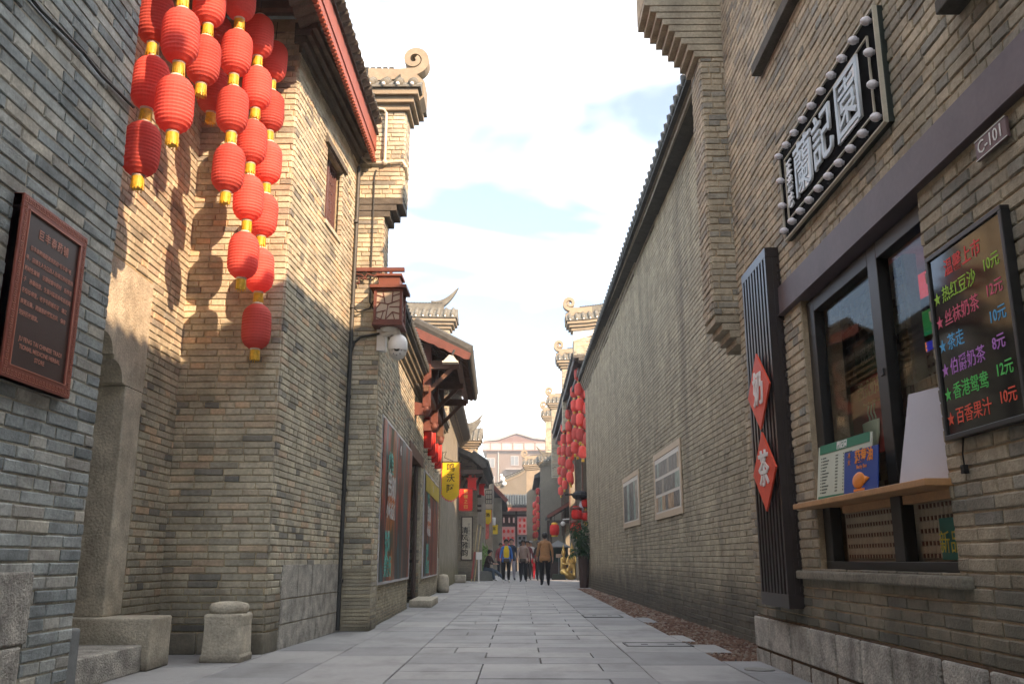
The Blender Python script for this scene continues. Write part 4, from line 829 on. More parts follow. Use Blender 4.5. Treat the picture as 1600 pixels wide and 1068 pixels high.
text('菠萝油', .085, t, OR, T((.05, .082, .002)), ext=.0008, bold=.002); text('冰', .04, t, OR, T((-.16, .105, .002)), ext=.0008); text('火', .04, t, OR, T((-.16, .062, .002)), ext=.0008); text('Bucky Bun', .034, t, OR, T((.02, .025, .002)), ext=.0006)
mb = MB(); mb.ball((0, 0, 0), .08, 18, 8, sz=.12, M=T((-.02, -.055, .001)) @ Matrix.Diagonal((1.1, .62, 1, 1))); mb.prism([(.05, -.03), (.13, -.05), (.06, -.08)], .004); mb.build('bun', OR, t, smooth=True)
mb = MB(); mb.box((-.09, -.118, 0), (.06, -.104, .0015)); mb.build('caption', OR, t)
t = thing('white_board', 'plain white leaning board on the counter beside the brick pier', 'board', M=frame((2.1, 4.68, 1.235), (.3, -1, 0))); mb = MB(); mb.prism([(-.2, 0), (.19, 0), (.19, .47), (-.06, .47)], .012); mb.build('card', mat('board_white', (.62, .62, .7), .5, var=.02), t)
t = flat('drink_poster', 'dark red poster with a steaming green cup, inside the window', 'poster', (2.56, 6.47, 1.87), (-.03, -1, 0), .86, .56, .01, mat('poster_maroon', (.45, .05, .045), .5, var=.05))
text('港式奶茶', .13, t, mat('tan_print', (.75, .48, .26), .6, var=.05), T((0, .19, .003)), ext=.001, bold=.002); text('Hong Kong Milk Tea', .04, t, mat('tan_print', (0, 0, 0)), T((0, .09, .003)), ext=.001)
mb = MB(); mb.lathe([(.06, 0), (.1, .02), (.15, .1), (.17, .2), (.155, .2), (.13, .1)], 20, M=T((.0, -.25, .0)) @ Matrix(((1, 0, 0, 0), (0, 0, 1, 0), (0, -.12, 0, .02), (0, 0, 0, 1)))); mb.build('cup', mat('cup_green', (.75, .8, .6), .5, var=.05), t, smooth=True)
st = MB()
for k in range(3): st.tube([(-.06+k*.06 + .015*math.sin(q*1.3), -.05+q*.02, .008) for q in range(7)], .006, 5)
st.build('steam', mat('cup_green', (0, 0, 0)), t)
t = flat('notice_board', 'dim green notice with pale lettering above the maroon cup poster', 'notice', (2.58, 6.4, 2.32), (-.03, -1, 0), .8, .24, .01, mat('notice_green', (.05, .17, .12), .6, var=.05)); text('现煮奶茶', .14, t, mat('notice_ink', (.4, .48, .42), .6), T((0, 0, .003)), ext=.001)
for ch, y_, z, c_, nm in (('蘭記', 6.42, 2.78, (.5, .012, .01), 'red'), ('奶茶', 6.4, 2.5, (.01, .12, .035), 'green'), ('蛋撻', 6.32, 2.27, (.012, .022, .3), 'deep blue')):
    t = thing('light_box', 'small %s light box with orange characters hanging inside the shop' % nm, 'light box', M=frame((2.88, y_-.12, z), (.1, -1, 0))); mb = MB(); mb.box((-.36, -.085, -.08), (.36, .085, 0)); mb.build('case', mat('box_%s' % nm[:3], c_, .4, var=.1, emit=(c_, .14)), t, bevel=.03)
    text(ch, .15, t, mat('glow_orange', (.8, .26, .04), .5, var=0, emit=((.9, .28, .04), .16)), T((-.14, 0, .004)), ext=.001, bold=.003)
t = thing('tap_machine', 'dark drinks machine with a swivel arm behind the counter', 'machine', (2.75, 5.4, 1.235)); mb = MB(); mb.tube([(0, 0, 0), (0, 0, .3), (-.05, -.02, .42)], .04, 8); mb.build('stand', BLACKM, t); mb = MB(); mb.box((-.12, -.2, .36), (.1, .2, .5)); mb.build('head', BLACKM, t, bevel=.02)
mb = MB(); mb.box((2.21, 4.5, .85), (2.215, 4.8, 1.06)); o = tag(mb.build('green_leaflet', mat('leaflet_green', (.02, .16, .13), .5, var=.05), M=T((-.02, 0, 0))), 'teal leaflet stuck on the mosaic apron by the brick pier', 'leaflet'); text('新品', .12, o, mat('leaflet_yellow', (.5, .42, .05), .6), frame((2.187, 4.65, .93), (0, -1, 0)), ext=.001)
# ---------------------------------------------------------------- corbelled pier and long grey wall
t = thing('corbelled_pier', 'brick pier with stepped corbels top and bottom between the shop and the long grey wall', 'pier')
def pr(x0, z0, z1, dy=0, name='corbel', m=None):
    mb = MB(); mb.box((x0, 8.285-dy, z0), (2.6, 8.75, z1)); return mb.build(name, m or SHOP, t, bevel=.004)
core(t, (1.87, 8.3), (2.6, 8.3), (0, -1), 3.12, 6.0, MORT_S, (), .44)
brick_wall(t, (1.86, 8.3), (2.12, 8.3), (0, -1), 3.12, 5.85, SHOP, (), 80, seed=61, L=.24, j=1.3)
brick_wall(t, (1.862, 8.3), (1.862, 8.74), (-1, 0), 3.12, 5.85, SHOP, (), 40, seed=62, L=.26)
for k, (x0, z0) in enumerate(((2.06, 2.83), (2.0, 2.9), (1.93, 2.97), (1.87, 3.045))): pr(x0, z0, z0+.066)
for k in range(9): pr(1.86 - .062*(k+1), 5.86+k*.072, 5.925+k*.072, .004*k)
for k in range(8):
    brick_wall(t, (1.3, 8.26-.001*k), (2.12, 8.26-.001*k), (0, -1), 6.51+k*.066, 6.57+k*.066, SHOP, (), 4, seed=70+k)
mb = MB(); mb.box((1.3, 8.27, 6.51), (3.0, 8.76, 7.3)); mb.build('wall', MORT_S, t)
horse_top(t, 1.3, 4.0, 8.25, .5, 7.3, -1, rise=.05)
rebase(t, Vector((2.1, 8.3, 2.83)))
t = thing('long_wall', 'long weathered grey brick wall with tiled coping and two framed pictures', 'wall'); GWL = t
a, b = (2.524, 8.3), (2.2, 29.6); dg_ = Vector((b[0]-a[0], b[1]-a[1], 0)); SG = dg_.length; dg_.normalize(); NG = (-dg_.y, dg_.x)
zt = lambda s: 6.8 - max(s-3, 0)*.029
core(t, a, b, NG, -.1, 6.2, MORT_G, (), .3)
brick_wall(t, a, b, NG, -.02, 6.85, GREY, (), 300, seed=81, top=lambda s: zt(s)-.02, dep=.008, joint=.007, L=.3, course=.07)
FG = frame((*b, 0), (-dg_.x, -dg_.y, 0))                      # local x from the far end towards the camera, z out to the street
for i in range(5):
    mb = MB(); o_ = .02 + i*.035; mb.strip([(0, zt(SG)+i*.075), (SG-3, zt(3)+i*.075), (SG, zt(0)+i*.075)], [(0, zt(SG)+.068+i*.075), (SG-3, zt(3)+.068+i*.075), (SG, zt(0)+.068+i*.075)], .4, M=FG @ T((0, 0, o_-.4))); mb.build('cornice', mat('cornice_grey', (.27, .245, .195), .88, var=.25, scale=5), t)
mb = MB(); mb.strip([(0, 6.0), (SG, 6.0)], [(0, zt(SG)), (SG, zt(0))], .28, M=FG @ T((0, 0, -.29))); mb.build('wall', MORT_G, t)
s = .15; slope = math.atan2(zt(SG)-zt(3), SG-3)
while s < SG - .1:
    p = FG @ Vector((SG-s, zt(s)+.43, .235)); o = bpy.data.objects.new('roof_tile', ctm); COL.objects.link(o); o.parent = t; o.location = p; o.rotation_euler = (0, random.uniform(-.03, .03), math.atan2(NG[1], NG[0])); o.scale = (1.1, 1.25, 1.3); s += .27
mb = MB(); mb.strip([(0, zt(SG)+.375), (SG, zt(0)+.375)], [(0, zt(SG)+.41), (SG, zt(0)+.41)], .5, M=FG @ T((0, 0, -.27))); mb.build('tile_bed', TILE, t)
mb = MB(); mb.prism([(.22, .4), (-.3, .68), (-.8, .4)], SG, M=FG @ Matrix(((0, 0, 1, 0), (0, 1, 0, 6.3), (1, 0, 0, 0), (0, 0, 0, 1)))); mb.build('coping', TILE, t)
rebase(t, Vector((2.4, 18, 0)))
# dark damp plinth courses are part of the wall material; framed pictures
def picture(label, s0, s1, z0, z1, rows, seed):
    c = FG @ Vector((SG-(s0+s1)/2, (z0+z1)/2, .012)); t = thing('framed_picture', label, 'picture', M=frame(c, (-dg_.x, -dg_.y, 0)), group='framed pictures on the long grey wall'); w, h = s1-s0, z1-z0; rn = random.Random(seed); mb = MB(); e = .1
    for q in ((-w/2, -h/2, w/2, -h/2+e), (-w/2, h/2-e, w/2, h/2), (-w/2, -h/2+e, -w/2+e, h/2-e), (w/2-e, -h/2+e, w/2, h/2-e)): mb.box((q[0], q[1], 0), (q[2], q[3], .02))
    mb.build('frame', mat('pale_frame', (.5, .4, .29), .6, var=.06), t, bevel=.004); mb = MB(); mb.box((-w/2+e, -h/2+e, 0), (w/2-e, h/2-e, .012)); mb.build('backing', mat('picture_white', (.6, .58, .53), .5, var=.05), t)
    for r_ in range(rows):
        x = -w/2+e+.05; hh = (h-2*e-.06)/rows
        while x < w/2-e-.12:
            ww = rn.uniform(.16, .34 if rows > 1 else .6); x1 = min(x+ww, w/2-e-.04); mb = MB(); y0 = -h/2+e+.03+r_*hh; mb.box((x, y0, .012), (x1-.03, y0+hh-.05, .016)); mb.build('photo', mat('photo_%d' % rn.randrange(6), [(.3, .28, .24), (.42, .4, .35), (.13, .14, .14), (.45, .4, .28), (.25, .33, .3), (.36, .26, .17)][rn.randrange(6)], .4, var=.35, scale=9), t); x = x1
picture('bigger framed picture sheet of small photographs on the long grey wall, closer to the shop', 5.24, 7.75, 1.52, 2.64, 3, 4)
picture('smaller framed picture in pale frame farther along the long grey wall', 9.6, 12.1, 1.52, 2.6, 1, 9)
# ---------------------------------------------------------------- hung red lanterns
LR, LH_ = .142, .215
def lantern_meshes(seg, rows, ribbed):
    prof = []; n = rows*2
    for i in range(n+1):
        t_ = -1 + 2*i/n; r = LR*(1 - abs(t_)**4.6*.52)
        if i % 2 and ribbed: r -= .0045
        prof.append((r, t_*LH_))
    mb = MB(); mb.lathe([(.045, -LH_-.004)] + prof + [(.045, LH_+.004)], seg); b = mb.mesh('body', RED, not ribbed)
    mb = MB(); mb.lathe([(.047, LH_), (.05, LH_+.02), (.046, LH_+.024)], max(seg//2, 8)); mb.lathe([(.047, -LH_-.022), (.05, -LH_-.004), (.03, -LH_)], max(seg//2, 8)); c = mb.mesh('rim', mat('rim_white', (.7, .62, .5), .4, var=.1), True)
    mb = MB(); k = seg if ribbed else 8
    for i in range(k):
        a0 = 2*math.pi*i/k; a1 = a0 + 2*math.pi/k*.86; l = .118 + .014*math.sin(i*2.7); r1 = .05 + .004*math.sin(i*1.9)
        mb.add([(.046*math.cos(a0), .046*math.sin(a0), -LH_-.02), (.046*math.cos(a1), .046*math.sin(a1), -LH_-.02), (r1*math.cos(a1), r1*math.sin(a1), -LH_-l), (r1*math.cos(a0), r1*math.sin(a0), -LH_-l)], [(0, 1, 2, 3)])
    mb.lathe([(.04, -LH_-.115), (.045, -LH_-.02)], 8); f = mb.mesh('fringe', GOLD); mb = MB(); mb.tube([(0, 0, LH_), (0, 0, LH_ + .26)], .004, 5); return b, c, f, mb.mesh('cord', INK)
LM = lantern_meshes(28, 15, True); LM2 = lantern_meshes(12, 6, False)
def hang(label, loc, M3, group, s=1.0):
    t = thing('red_lantern', label, 'lantern', loc, group); t.rotation_euler = (random.uniform(-.03, .03), random.uniform(-.03, .03), random.uniform(0, 6)); t.scale = (s, s, s)
    for n, m in zip(('body', 'rim', 'fringe', 'cord'), M3): link(n, m, t)
    return t
ORD = ['lowest', 'second from the bottom', 'third from the bottom', 'fourth from the bottom', 'fifth from the bottom', 'sixth from the bottom', 'seventh from the bottom']
for name, x, y, zb, n in (('string half hidden by the blue-grey wall', -2.95, 6.45, 3.965, 5), ('string of big lanterns by the blue-grey wall', -2.61, 6.15, 4.19, 4), ('short string past the biggest ones', -2.735, 7.0, 5.06, 3), ('string tucked behind near the recess', -2.92, 7.75, 5.2, 3), ('middling string before the recess corner', -2.6, 7.4, 4.235, 5), ('second longest string', -2.575, 7.95, 3.61, 6), ('longest string by the house corner', -2.57, 8.45, 3.055, 6)):
    for i in range(n):
        z = zb + .574*i
        if z > 6.3: break
        hang('red ribbed lantern, %s on %s' % (ORD[i], name), (x + random.uniform(-.012, .012), y + random.uniform(-.01, .01), z), LM, 'red lanterns hung in strings over the recess')
# lantern curtain across the street
names = ['%s string past the long grey wall' % q for q in ('first', 'second', 'third', 'fourth', 'fifth', 'sixth', 'seventh', 'eighth', 'ninth', 'tenth and last')]
TOP = ['top', 'second', 'third', 'fourth', 'fifth', 'sixth', 'seventh', 'eighth']
for i, (x, y, zt_, n) in enumerate(((2.42, 31.6, 7.2, 5), (2.2, 32.6, 7.5, 5), (2.4, 34.0, 7.6, 6), (2.2, 35.6, 7.4, 5), (2.4, 37.4, 7.5, 5), (2.22, 40.0, 7.2, 6), (2.4, 42.5, 7.3, 6), (2.2, 45.0, 7.3, 5), (2.36, 48.0, 7.5, 6), (2.3, 51.0, 7.4, 6))):
    for k in range(n): hang('small red lantern, %s on the %s' % (TOP[k] if k < n-1 else 'lowest', names[i]), (x + random.uniform(-.03, .03), y, zt_ - k*.56), LM2, 'curtain of red lanterns beyond the long grey wall', 1.08)
# ---------------------------------------------------------------- far buildings on the grey-wall side
def blk(mb, x0, x1, y0, y1, z0, z1): return mb.box((x0, y0, z0), (x1, y1, z1))
t = thing('lantern_building', 'two-storey brick building with dark eaves behind the curtain of red lanterns', 'building')
mb = MB(); mb.box((2.6, 26.5, 0), (3.2, 29.68, 6.1)); mb.build('back_wall', FAR, t)  # unseen block added to stop sun slipping past the long wall's end
core(t, (2.75, 56.9), (2.75, 29.7), (-1, 0), 0, 8.0, FAR, ((6.9, 8.9, 0, 2.6), (11.9, 13.9, 3.6, 5.6), (17.9, 19.9, 0, 2.6), (22.4, 24.4, 3.4, 5.4)), .4)
core(t, (2.5, 29.7), (7, 29.7), (0, -1), 5, 8.2, FAR, (), .3)
for y0 in (31.0, 35.2, 39.5, 44.2, 49.0, 52.6):
    mb = MB(); blk(mb, 2.45, 2.76, y0, y0+.6, 0, 7.0); mb.build('pillar', mat('pillar_brick', (.22, .2, .155), .9, var=.2, scale=3), t)
    mb = MB(); blk(mb, 2.4, 2.46, y0-.25, y0-.1, 2.2, 6.4); mb.build('post', WOODB, t)
for (y0, y1, z) in ((31.5, 38.2, 7.72), (38.5, 52.5, 7.75)):
    mb = MB(); mb.prism([(1.95, z), (1.95, z+.26), (4.2, z+1.4), (4.2, z+.9)], y1-y0, M=Matrix(((1, 0, 0, 0), (0, 0, 1, y0), (0, 1, 0, 0), (0, 0, 0, 1)))); mb.build('eave', mat('eave_wood', (.06, .05, .045), .7, var=.2), t)
    for k in range(int((y1-y0)/.3)):
        o = bpy.data.objects.new('roof_tile', ctm); COL.objects.link(o); o.parent = t; o.location = (1.9, y0+.15+k*.3, z+.3); o.rotation_euler = (0, 0, math.pi); o.scale = (1.2, 1.3, 1.2)
    mb = MB(); blk(mb, 2.1, 2.75, y0, y1, z-.35, z-.2); mb.build('beam', WOODD, t)
rebase(t, Vector((2.75, 40, 0)))
K = dict(bricks=True, bm=TAN)
gable_wall('biggest curled gable with white band, first beyond the long grey wall', 1.93, 5.6, 31.0, .5, 8.75, -1, 0, xlow=2.45, zlow=7.6, white=.36, rise=.33, scale=1.25, count=80, sag=.28, **K)
gable_wall('second curled gable beyond the long grey wall, lower and farther than the white-banded one', 1.95, 4.5, 40.0, .5, 9.3, -1, 6.5, rise=.05, scale=1.3, **K)
gable_wall('third curled gable along, small against the sky', 1.9, 4.2, 52.8, .5, 9.55, -1, 5.5, rise=.03, scale=1.3, **K)
gable_wall('last and smallest curled gable of the sunlit row', 1.75, 4.0, 60.0, .5, 9.9, -1, 5.5, rise=.03, scale=1.35, **K)
gable_wall('plain brick end wall with dark tiled top and a few lantern strings before it', 1.3, 4.6, 57.0, .5, 6.55, -1, 0, rise=.16, scale=1.1, bricks=False, bm=FAR, style='point', trim=mat('cornice_grey', (0, 0, 0)), count=0)
t = thing('far_house', 'brick house beyond the plain end wall with a dark arched upper doorway', 'house')
mb = MB(); blk(mb, 1.35, 5, 57.6, 67.9, 0, 6.2); mb.build('wall', FAR, t); mb = MB(); blk(mb, 1.3, 1.36, 58.2, 61, .5, 5.2); blk(mb, 1.3, 1.36, 62, 65, .2, 4.8); mb.build('doorway', DARK, t)
mb = MB(); mb.prism([(.95, 5.9), (.95, 6.1), (3, 7.4), (5, 6.2)], 10.2, M=Matrix(((1, 0, 0, 0), (0, 0, 1, 57.6), (0, 1, 0, 0), (0, 0, 0, 1)))); mb.build('roof', TILE, t); rebase(t, Vector((3, 62, 0)))
for i, (x, y, z, n) in enumerate(((1.2, 59.5, 5.2, 5), (1.15, 63, 4.6, 5), (1.05, 64.5, 4.6, 5))):
    for k in range(n): hang('tiny red lantern, %s on the %s string by the far dark doorway' % (TOP[k] if k < n-1 else 'lowest', ('first', 'middle', 'farthest')[i]), (x, y, z - k*.52), LM2, 'lantern strings at the far house', 1.0)
gable_wall('narrow sunlit pale wall end standing out at the street bend', .52, 2.6, 68.0, .6, 7.4, -1, 0, bricks=False, bm=mat('sunlit_plaster', (.3, .25, .18), .9, var=.1, scale=2), scale=1.5, rise=.1)
# lean-to tile roof, kiosk, camera pole
t = thing('lean_to', 'small red-edged tiled lean-to roof above the grey kiosk', 'roof')
mb = MB(); mb.prism([(1.45, 3.0), (1.45, 3.12), (3.0, 4.05), (3.0, 3.85)], 5, M=Matrix(((1, 0, 0, 0), (0, 0, 1, 47), (0, 1, 0, 0), (0, 0, 0, 1)))); mb.build('roof', TILE, t); mb = MB(); mb.bar((1.42, 46.95, 2.98), (2.95, 46.95, 3.9), .06, .16); mb.build('fascia', mat('dull_red', (.2, .07, .05), .7, var=.1), t)
for y in (47.2, 51.5): mb = MB(); blk(mb, 1.55, 1.67, y, y+.12, 0, 3.0); mb.build('post', WOODD, t)
mb = MB(); mb.bar((1.5, 47, 2.75), (2.7, 47, 2.75), .1, .14); mb.build('beam', WOODD, t); rebase(t, Vector((2.2, 49, 0)))
t = thing('kiosk', 'small dark kiosk with a grey pyramid roof behind the man in tan', 'kiosk', (1.86, 44.6, 0))
mb = MB(); mb.lathe([(.78, 1.42), (.78, 1.47), (.0001, 1.78)], 4, M=Matrix.Rotation(math.pi/4, 4, 'Z')); mb.build('roof', mat('kiosk_grey', (.16, .165, .165), .7, var=.05), t)
mb = MB(); blk(mb, -.45, .45, -.4, .4, 0, .75); mb.build('counter', mat('kiosk_brown', (.05, .03, .026), .7), t)
for x in (-.45, .42):
    for y in (-.42, .4): mb = MB(); blk(mb, x, x+.04, y, y+.04, 0, 1.45); mb.build('post', IRON, t)
mb = MB(); blk(mb, -.43, .43, .36, .4, .75, 1.42); mb.build('back_panel', mat('kiosk_green', (.02, .045, .035), .8), t)
t = thing('metal_post', 'thin grey metal post standing in front of the kiosk', 'post', (1.84, 43.5, 0)); mb = MB(); mb.tube([(0, 0, 0), (0, 0, 1.0)], .02, 8); mb.build('pole', mat('grey_steel', (.3, .31, .31), .5, metal=.5), t); mb = MB(); mb.lathe([(.12, 0), (.1, .02), (.02, .03)], 12); mb.build('base', IRON, t); mb = MB(); mb.box((-.13, -.02, .95), (.13, .02, 1.12)); mb.build('notice', mat('notice_tan', (.5, .35, .25), .6), t)
t = thing('camera_pole', 'white pole with two small dome cameras beside the hanging lantern cluster', 'camera', (2.62, 47.0, 0)); mb = MB(); mb.tube([(0, 0, 0), (0, 0, 3.05)], .055, 8); mb.build('pole', WHITE, t); mb = MB(); mb.bar((0, 0, 2.9), (-.42, 0, 2.86), .06, .05); mb.build('arm', WHITE, t)
for z in (2.66, ): mb = MB(); mb.ball((-.4, 0, z), .13, 12, 8); mb.build('dome', WHITE, t, smooth=True)
t = thing('drum_lantern', 'fat red drum lantern hanging above the kiosk roof', 'lantern', (1.72, 45.2, 2.28)); mb = MB(); mb.lathe([(.15, -.26), (.22, -.2), (.24, 0), (.22, .2), (.15, .26)], 16); mb.build('body', REDF, t, smooth=True); mb = MB(); mb.lathe([(.16, .26), (.16, .32), (.05, .36)], 10); mb.lathe([(.16, -.32), (.16, -.26)], 10); mb.build('rim', GOLD, t); mb = MB(); mb.tube([(0, 0, .34), (0, 0, .75)], .012, 5); mb.build('cord', INK, t)
# hanging cluster by the end of the long wall
t = thing('lantern_bracket', 'dark iron bracket with fringed canopy carrying red lanterns at the long wall end', 'bracket', (2.4, 31, 3.0)); mb = MB(); mb.bar((0, 0, .05), (-.85, 0, .0), .05, .06); mb.bar((0, 0, -.5), (-.5, 0, .0), .04, .04); mb.build('arm', INK, t); mb = MB(); mb.ball((-.32, 0, -.02), .3, 12, 6, sz=.55); mb.build('canopy', mat('canopy_black', (.02, .022, .025), .8, var=.3, scale=20), t)
for (x, z, s_, lab) in ((1.95, 2.35, 1.0, 'upper red palace lantern under the dark bracket by the planter'), (1.9, 1.92, .95, 'lower red palace lantern just over the planter foliage'), (2.24, 2.72, .8, 'small red lantern close against the long wall end, upper one'), (2.24, 2.28, .8, 'small red lantern against the long wall end, lower one')):
    t = thing('palace_lantern', lab, 'lantern', (x, 31, z)); mb = MB(); mb.lathe([(.12*s_, -.16*s_), (.18*s_, -.12*s_), (.2*s_, 0), (.18*s_, .12*s_), (.12*s_, .16*s_)], 8); mb.build('body', REDF, t); mb = MB(); mb.lathe([(.2*s_, .17*s_), (.21*s_, .2*s_), (.08*s_, .26*s_)], 8); mb.lathe([(.13*s_, -.2*s_), (.14*s_, -.16*s_)], 8); mb.build('cap', mat('dull_red', (0, 0, 0)), t); mb = MB(); mb.lathe([(.02, -.38*s_), (.05, -.3*s_), (.015, -.2*s_)], 6); mb.build('tassel', GOLD, t)
t = thing('cloth_bundle', 'white and red cloth bundle tied up below the dark bracket', 'cloth', (2.1, 31.0, 2.62)); mb = MB(); mb.lathe([(.02, -.25), (.08, -.15), (.1, .0), (.05, .18)], 10, sx=.9, sy=.6); mb.build('white_cloth', mat('lilac_white', (.6, .58, .66), .7), t, smooth=True); mb = MB(); mb.lathe([(.02, -.3), (.1, -.2), (.11, -.05)], 8, (-.18, 0, .05)); mb.build('red_cloth', REDF, t)
# planter
t = thing('potted_plant', 'leafy dark green plant in a tall brown pot at the end of the long wall', 'plant', (2.02, 29.2, 0)); mb = MB(); mb.lathe([(.13, 0), (.14, .02), (.17, .9), (.185, .92), (.185, .97), (.15, .97), (.14, .9)], 14); mb.build('pot', mat('pot_brown', (.06, .035, .03), .6, var=.15), t, smooth=False); mb = MB(); rl = random.Random(2)
stems = MB(); lf = MB()
for k in range(34):
    a = rl.uniform(0, 6.28); rr = rl.uniform(.12, .42); h = rl.uniform(.9, 2.1); p0 = Vector((0, 0, .9)); p1 = Vector((rr*math.cos(a)*.6-.06, rr*math.sin(a)*.6, (h+.9)/2+.25)); p2 = Vector((rr*math.cos(a)-.08, rr*math.sin(a), h)); stems.tube([p0, p1, p2], [.008, .006, .003], 4)
    for q in range(26):
        f = rl.uniform(.2, 1); c = p0*(1-f)**2 + p1*2*f*(1-f) + p2*f*f; d = Vector((rl.gauss(0, 1), rl.gauss(0, 1), rl.gauss(-.35, .5))).normalized(); u = d.orthogonal().normalized(); u.rotate(Matrix.Rotation(rl.uniform(0, 6.28), 3, d)); l = rl.uniform(.09, .2); w = l*.16
        lf.add([tuple(c), tuple(c+d*l*.5+u*w), tuple(c+d*l+Vector((0, 0, -.03))), tuple(c+d*l*.5-u*w)], [(0, 1, 2, 3)], 0, rl.random())
stems.build('stem', mat('stem_green', (.06, .08, .03), .8), t); lf.build('foliage', mat('leaf_green', (.05, .09, .03), .55, var=.15, scale=3, trans=.25, tint=[(0, (.012, .04, .022)), (.6, (.03, .085, .035)), (1, (.075, .13, .045))]), t, kind='stuff')
# ---------------------------------------------------------------- banners and stands on the plaster-house side
def banner(label, o, right, w, h, m, chars, cm, tongue=False, fr=None, cs=.2):
    t = thing('banner', label, 'banner', M=frame(o, right)); n = 8; mb = MB(); A = []; B = []
    for i in range(n+1): x = -w/2 + w*i/n; A.append((x, -h/2 - ((.16*(1-(2*x/w)**2)) if tongue else 0))); B.append((x, h/2))
    mb.strip(A, B, .012); mb.build('cloth', m, t); mb = MB()
    for i in range(int(w/.045)):
        x = -w/2 + .022 + i*.045; y_ = -h/2 - ((.16*(1-(2*x/w)**2)) if tongue else 0); mb.prism([(x-.02, y_), (x+.02, y_), (x, y_-.06)], .01)
    for i in range(int(h/.06)):
        y_ = -h/2 + .03 + i*.06
        for s_ in (-1, 1): mb.prism([(s_*w/2, y_-.025), (s_*w/2, y_+.025), (s_*(w/2+.04), y_)], .01)
    mb.build('fringe', fr or REDF, t); text(chars, cs, t, cm, T((0, .0, .016)), ext=.002, bold=.002, vert=True, lsp=1.2); mb = MB(); mb.tube([(-w/2-.1, h/2, 0), (w/2+.05, h/2, 0)], .015, 6); mb.build('rod', INK, t); return t
banner('yellow tongue-shaped banner with black brush characters and red fringe', (-1.98, 26.0, 3.12), (1, 0, 0), .5, .92, YELLOW, '鸣沃陞', INK, True, cs=.25)
banner('small square-cut red banner with gold characters, beyond the yellow tongue banner', (-1.95, 33.0, 2.98), (1, 0, 0), .46, .76, REDF, '知候之归', mat('gold_print', (.8, .5, .1), .6, var=0), False, cs=.15)
t = thing('banner_bracket', 'thin dark iron bracket holding the yellow tongue banner', 'bracket', (-2.22, 26.02, 3.6)); mb = MB(); mb.tube([(0, 0, 0), (.55, 0, 0)], .014, 6); mb.tube([(0, 0, .25), (.1, 0, .3), (.05, 0, .12), (.3, 0, .02)], .01, 6); mb.build('arm', INK, t)
t = thing('side_house', 'low brick shop with broad dark tiled eave, beyond the grey plaster wall', 'house')
core(t, (-4, 38.2), (-1.75, 38.2), (0, -1), 0, 4.3, mat('side_brick', (.2, .185, .145), .9, var=.2, scale=2), (), .3); brick_wall(t, (-2.55, 38.2), (-1.75, 38.2), (0, -1), 0, 4.2, GREY, (), 0, seed=91)
core(t, (-1.76, 38.5), (-1.76, 47.5), (1, 0), 0, 4.2, FAR, ((1.5, 3.5, 0, 2.4), (5, 7, 0, 2.4)), .3)
mb = MB(); mb.prism([(-1.3, 4.5), (-1.36, 4.72), (-2.0, 5.12), (-2.9, 5.5), (-4.4, 4.6), (-2.9, 5.3), (-2.0, 4.9), (-1.5, 4.45)], 8, M=Matrix(((1, 0, 0, 0), (0, 0, 1, 36.6), (0, 1, 0, 0), (0, 0, 0, 1)))); mb.build('roof', TILE, t)
for k in range(36): o = bpy.data.objects.new('roof_tile', ctm); COL.objects.link(o); o.parent = t; o.location = (-1.3, 36.7+k*.22, 4.72); o.rotation_euler = (0, .15, 0); o.scale = (1.2, 1.1, 1.2)
mb = MB(); blk(mb, -2.6, -1.5, 36.7, 44.5, 4.25, 4.42); mb.build('ceiling_board', WOODD, t)
for x in (-1.9, -2.4): mb = MB(); mb.bar((x, 38.2, 3.7), (x+.3, 38.2, 4.3), .1, .1); mb.bar((x, 36.8, 4.2), (x, 44, 4.2), .1, .14); mb.build('bracket', WOODD, t)
for z in (3.4, 3.0, 2.8): mb = MB(); blk(mb, -1.77, -1.6, 38.1, 38.3, z, z+.1); mb.build('bracket', WOODD, t)
rebase(t, Vector((-2.2, 40, 0)))
t = thing('couplet_board', 'tall cream board with black calligraphy on the end of the low shop', 'board', M=frame((-2.19, 38.16, 1.72), (1, 0, 0))); mb = MB(); mb.box((-.2, -.85, -.03), (.2, .85, 0)); mb.build('panel', CREAM, t); mb = MB()
for q in ((-.24, -.89, .24, -.85), (-.24, .85, .24, .89), (-.24, -.85, -.2, .85), (.2, -.85, .24, .85)): mb.box((q[0], q[1], -.04), (q[2], q[3], .012))
mb.build('frame', WOODD, t); text('清风雅韵', .3, t, INK, T((-.09, -.15, .004)), ext=.001, bold=.004, vert=True); text('岁月静好人间值得', .13, t, mat('grey_ink', (.2, .18, .15), .7), T((.08, .1, .004)), ext=.001, vert=True)
t = thing('palace_lantern', 'square red palace lantern under the eave of the low shop', 'lantern', (-1.95, 37.2, 3.95)); mb = MB(); blk(mb, -.17, .17, -.17, .17, -.28, .1); mb.build('body', REDF, t); mb = MB(); blk(mb, -.22, .22, -.22, .22, .1, .16); blk(mb, -.13, .13, -.13, .13, .16, .28); blk(mb, -.2, .2, -.2, .2, -.33, -.28); mb.build('frame', mat('red_lacquer', (0, 0, 0)), t)
t = thing('palace_lantern', 'second square red lantern, just behind the first under the eave of the low shop', 'lantern', (-1.72, 39.6, 3.9)); mb = MB(); blk(mb, -.17, .17, -.17, .17, -.28, .1); mb.build('body', REDF, t); mb = MB(); blk(mb, -.22, .22, -.22, .22, .1, .16); blk(mb, -.2, .2, -.2, .2, -.33, -.28); mb.build('frame', mat('red_lacquer', (0, 0, 0)), t)
mb = MB(); mb.box((-2.5, 35.0, .0), (-2.05, 35.5, .3)); tag(mb.build('stone_block', STONE, bevel=.02), 'low stone block on the ground under the cream calligraphy board', 'stone')
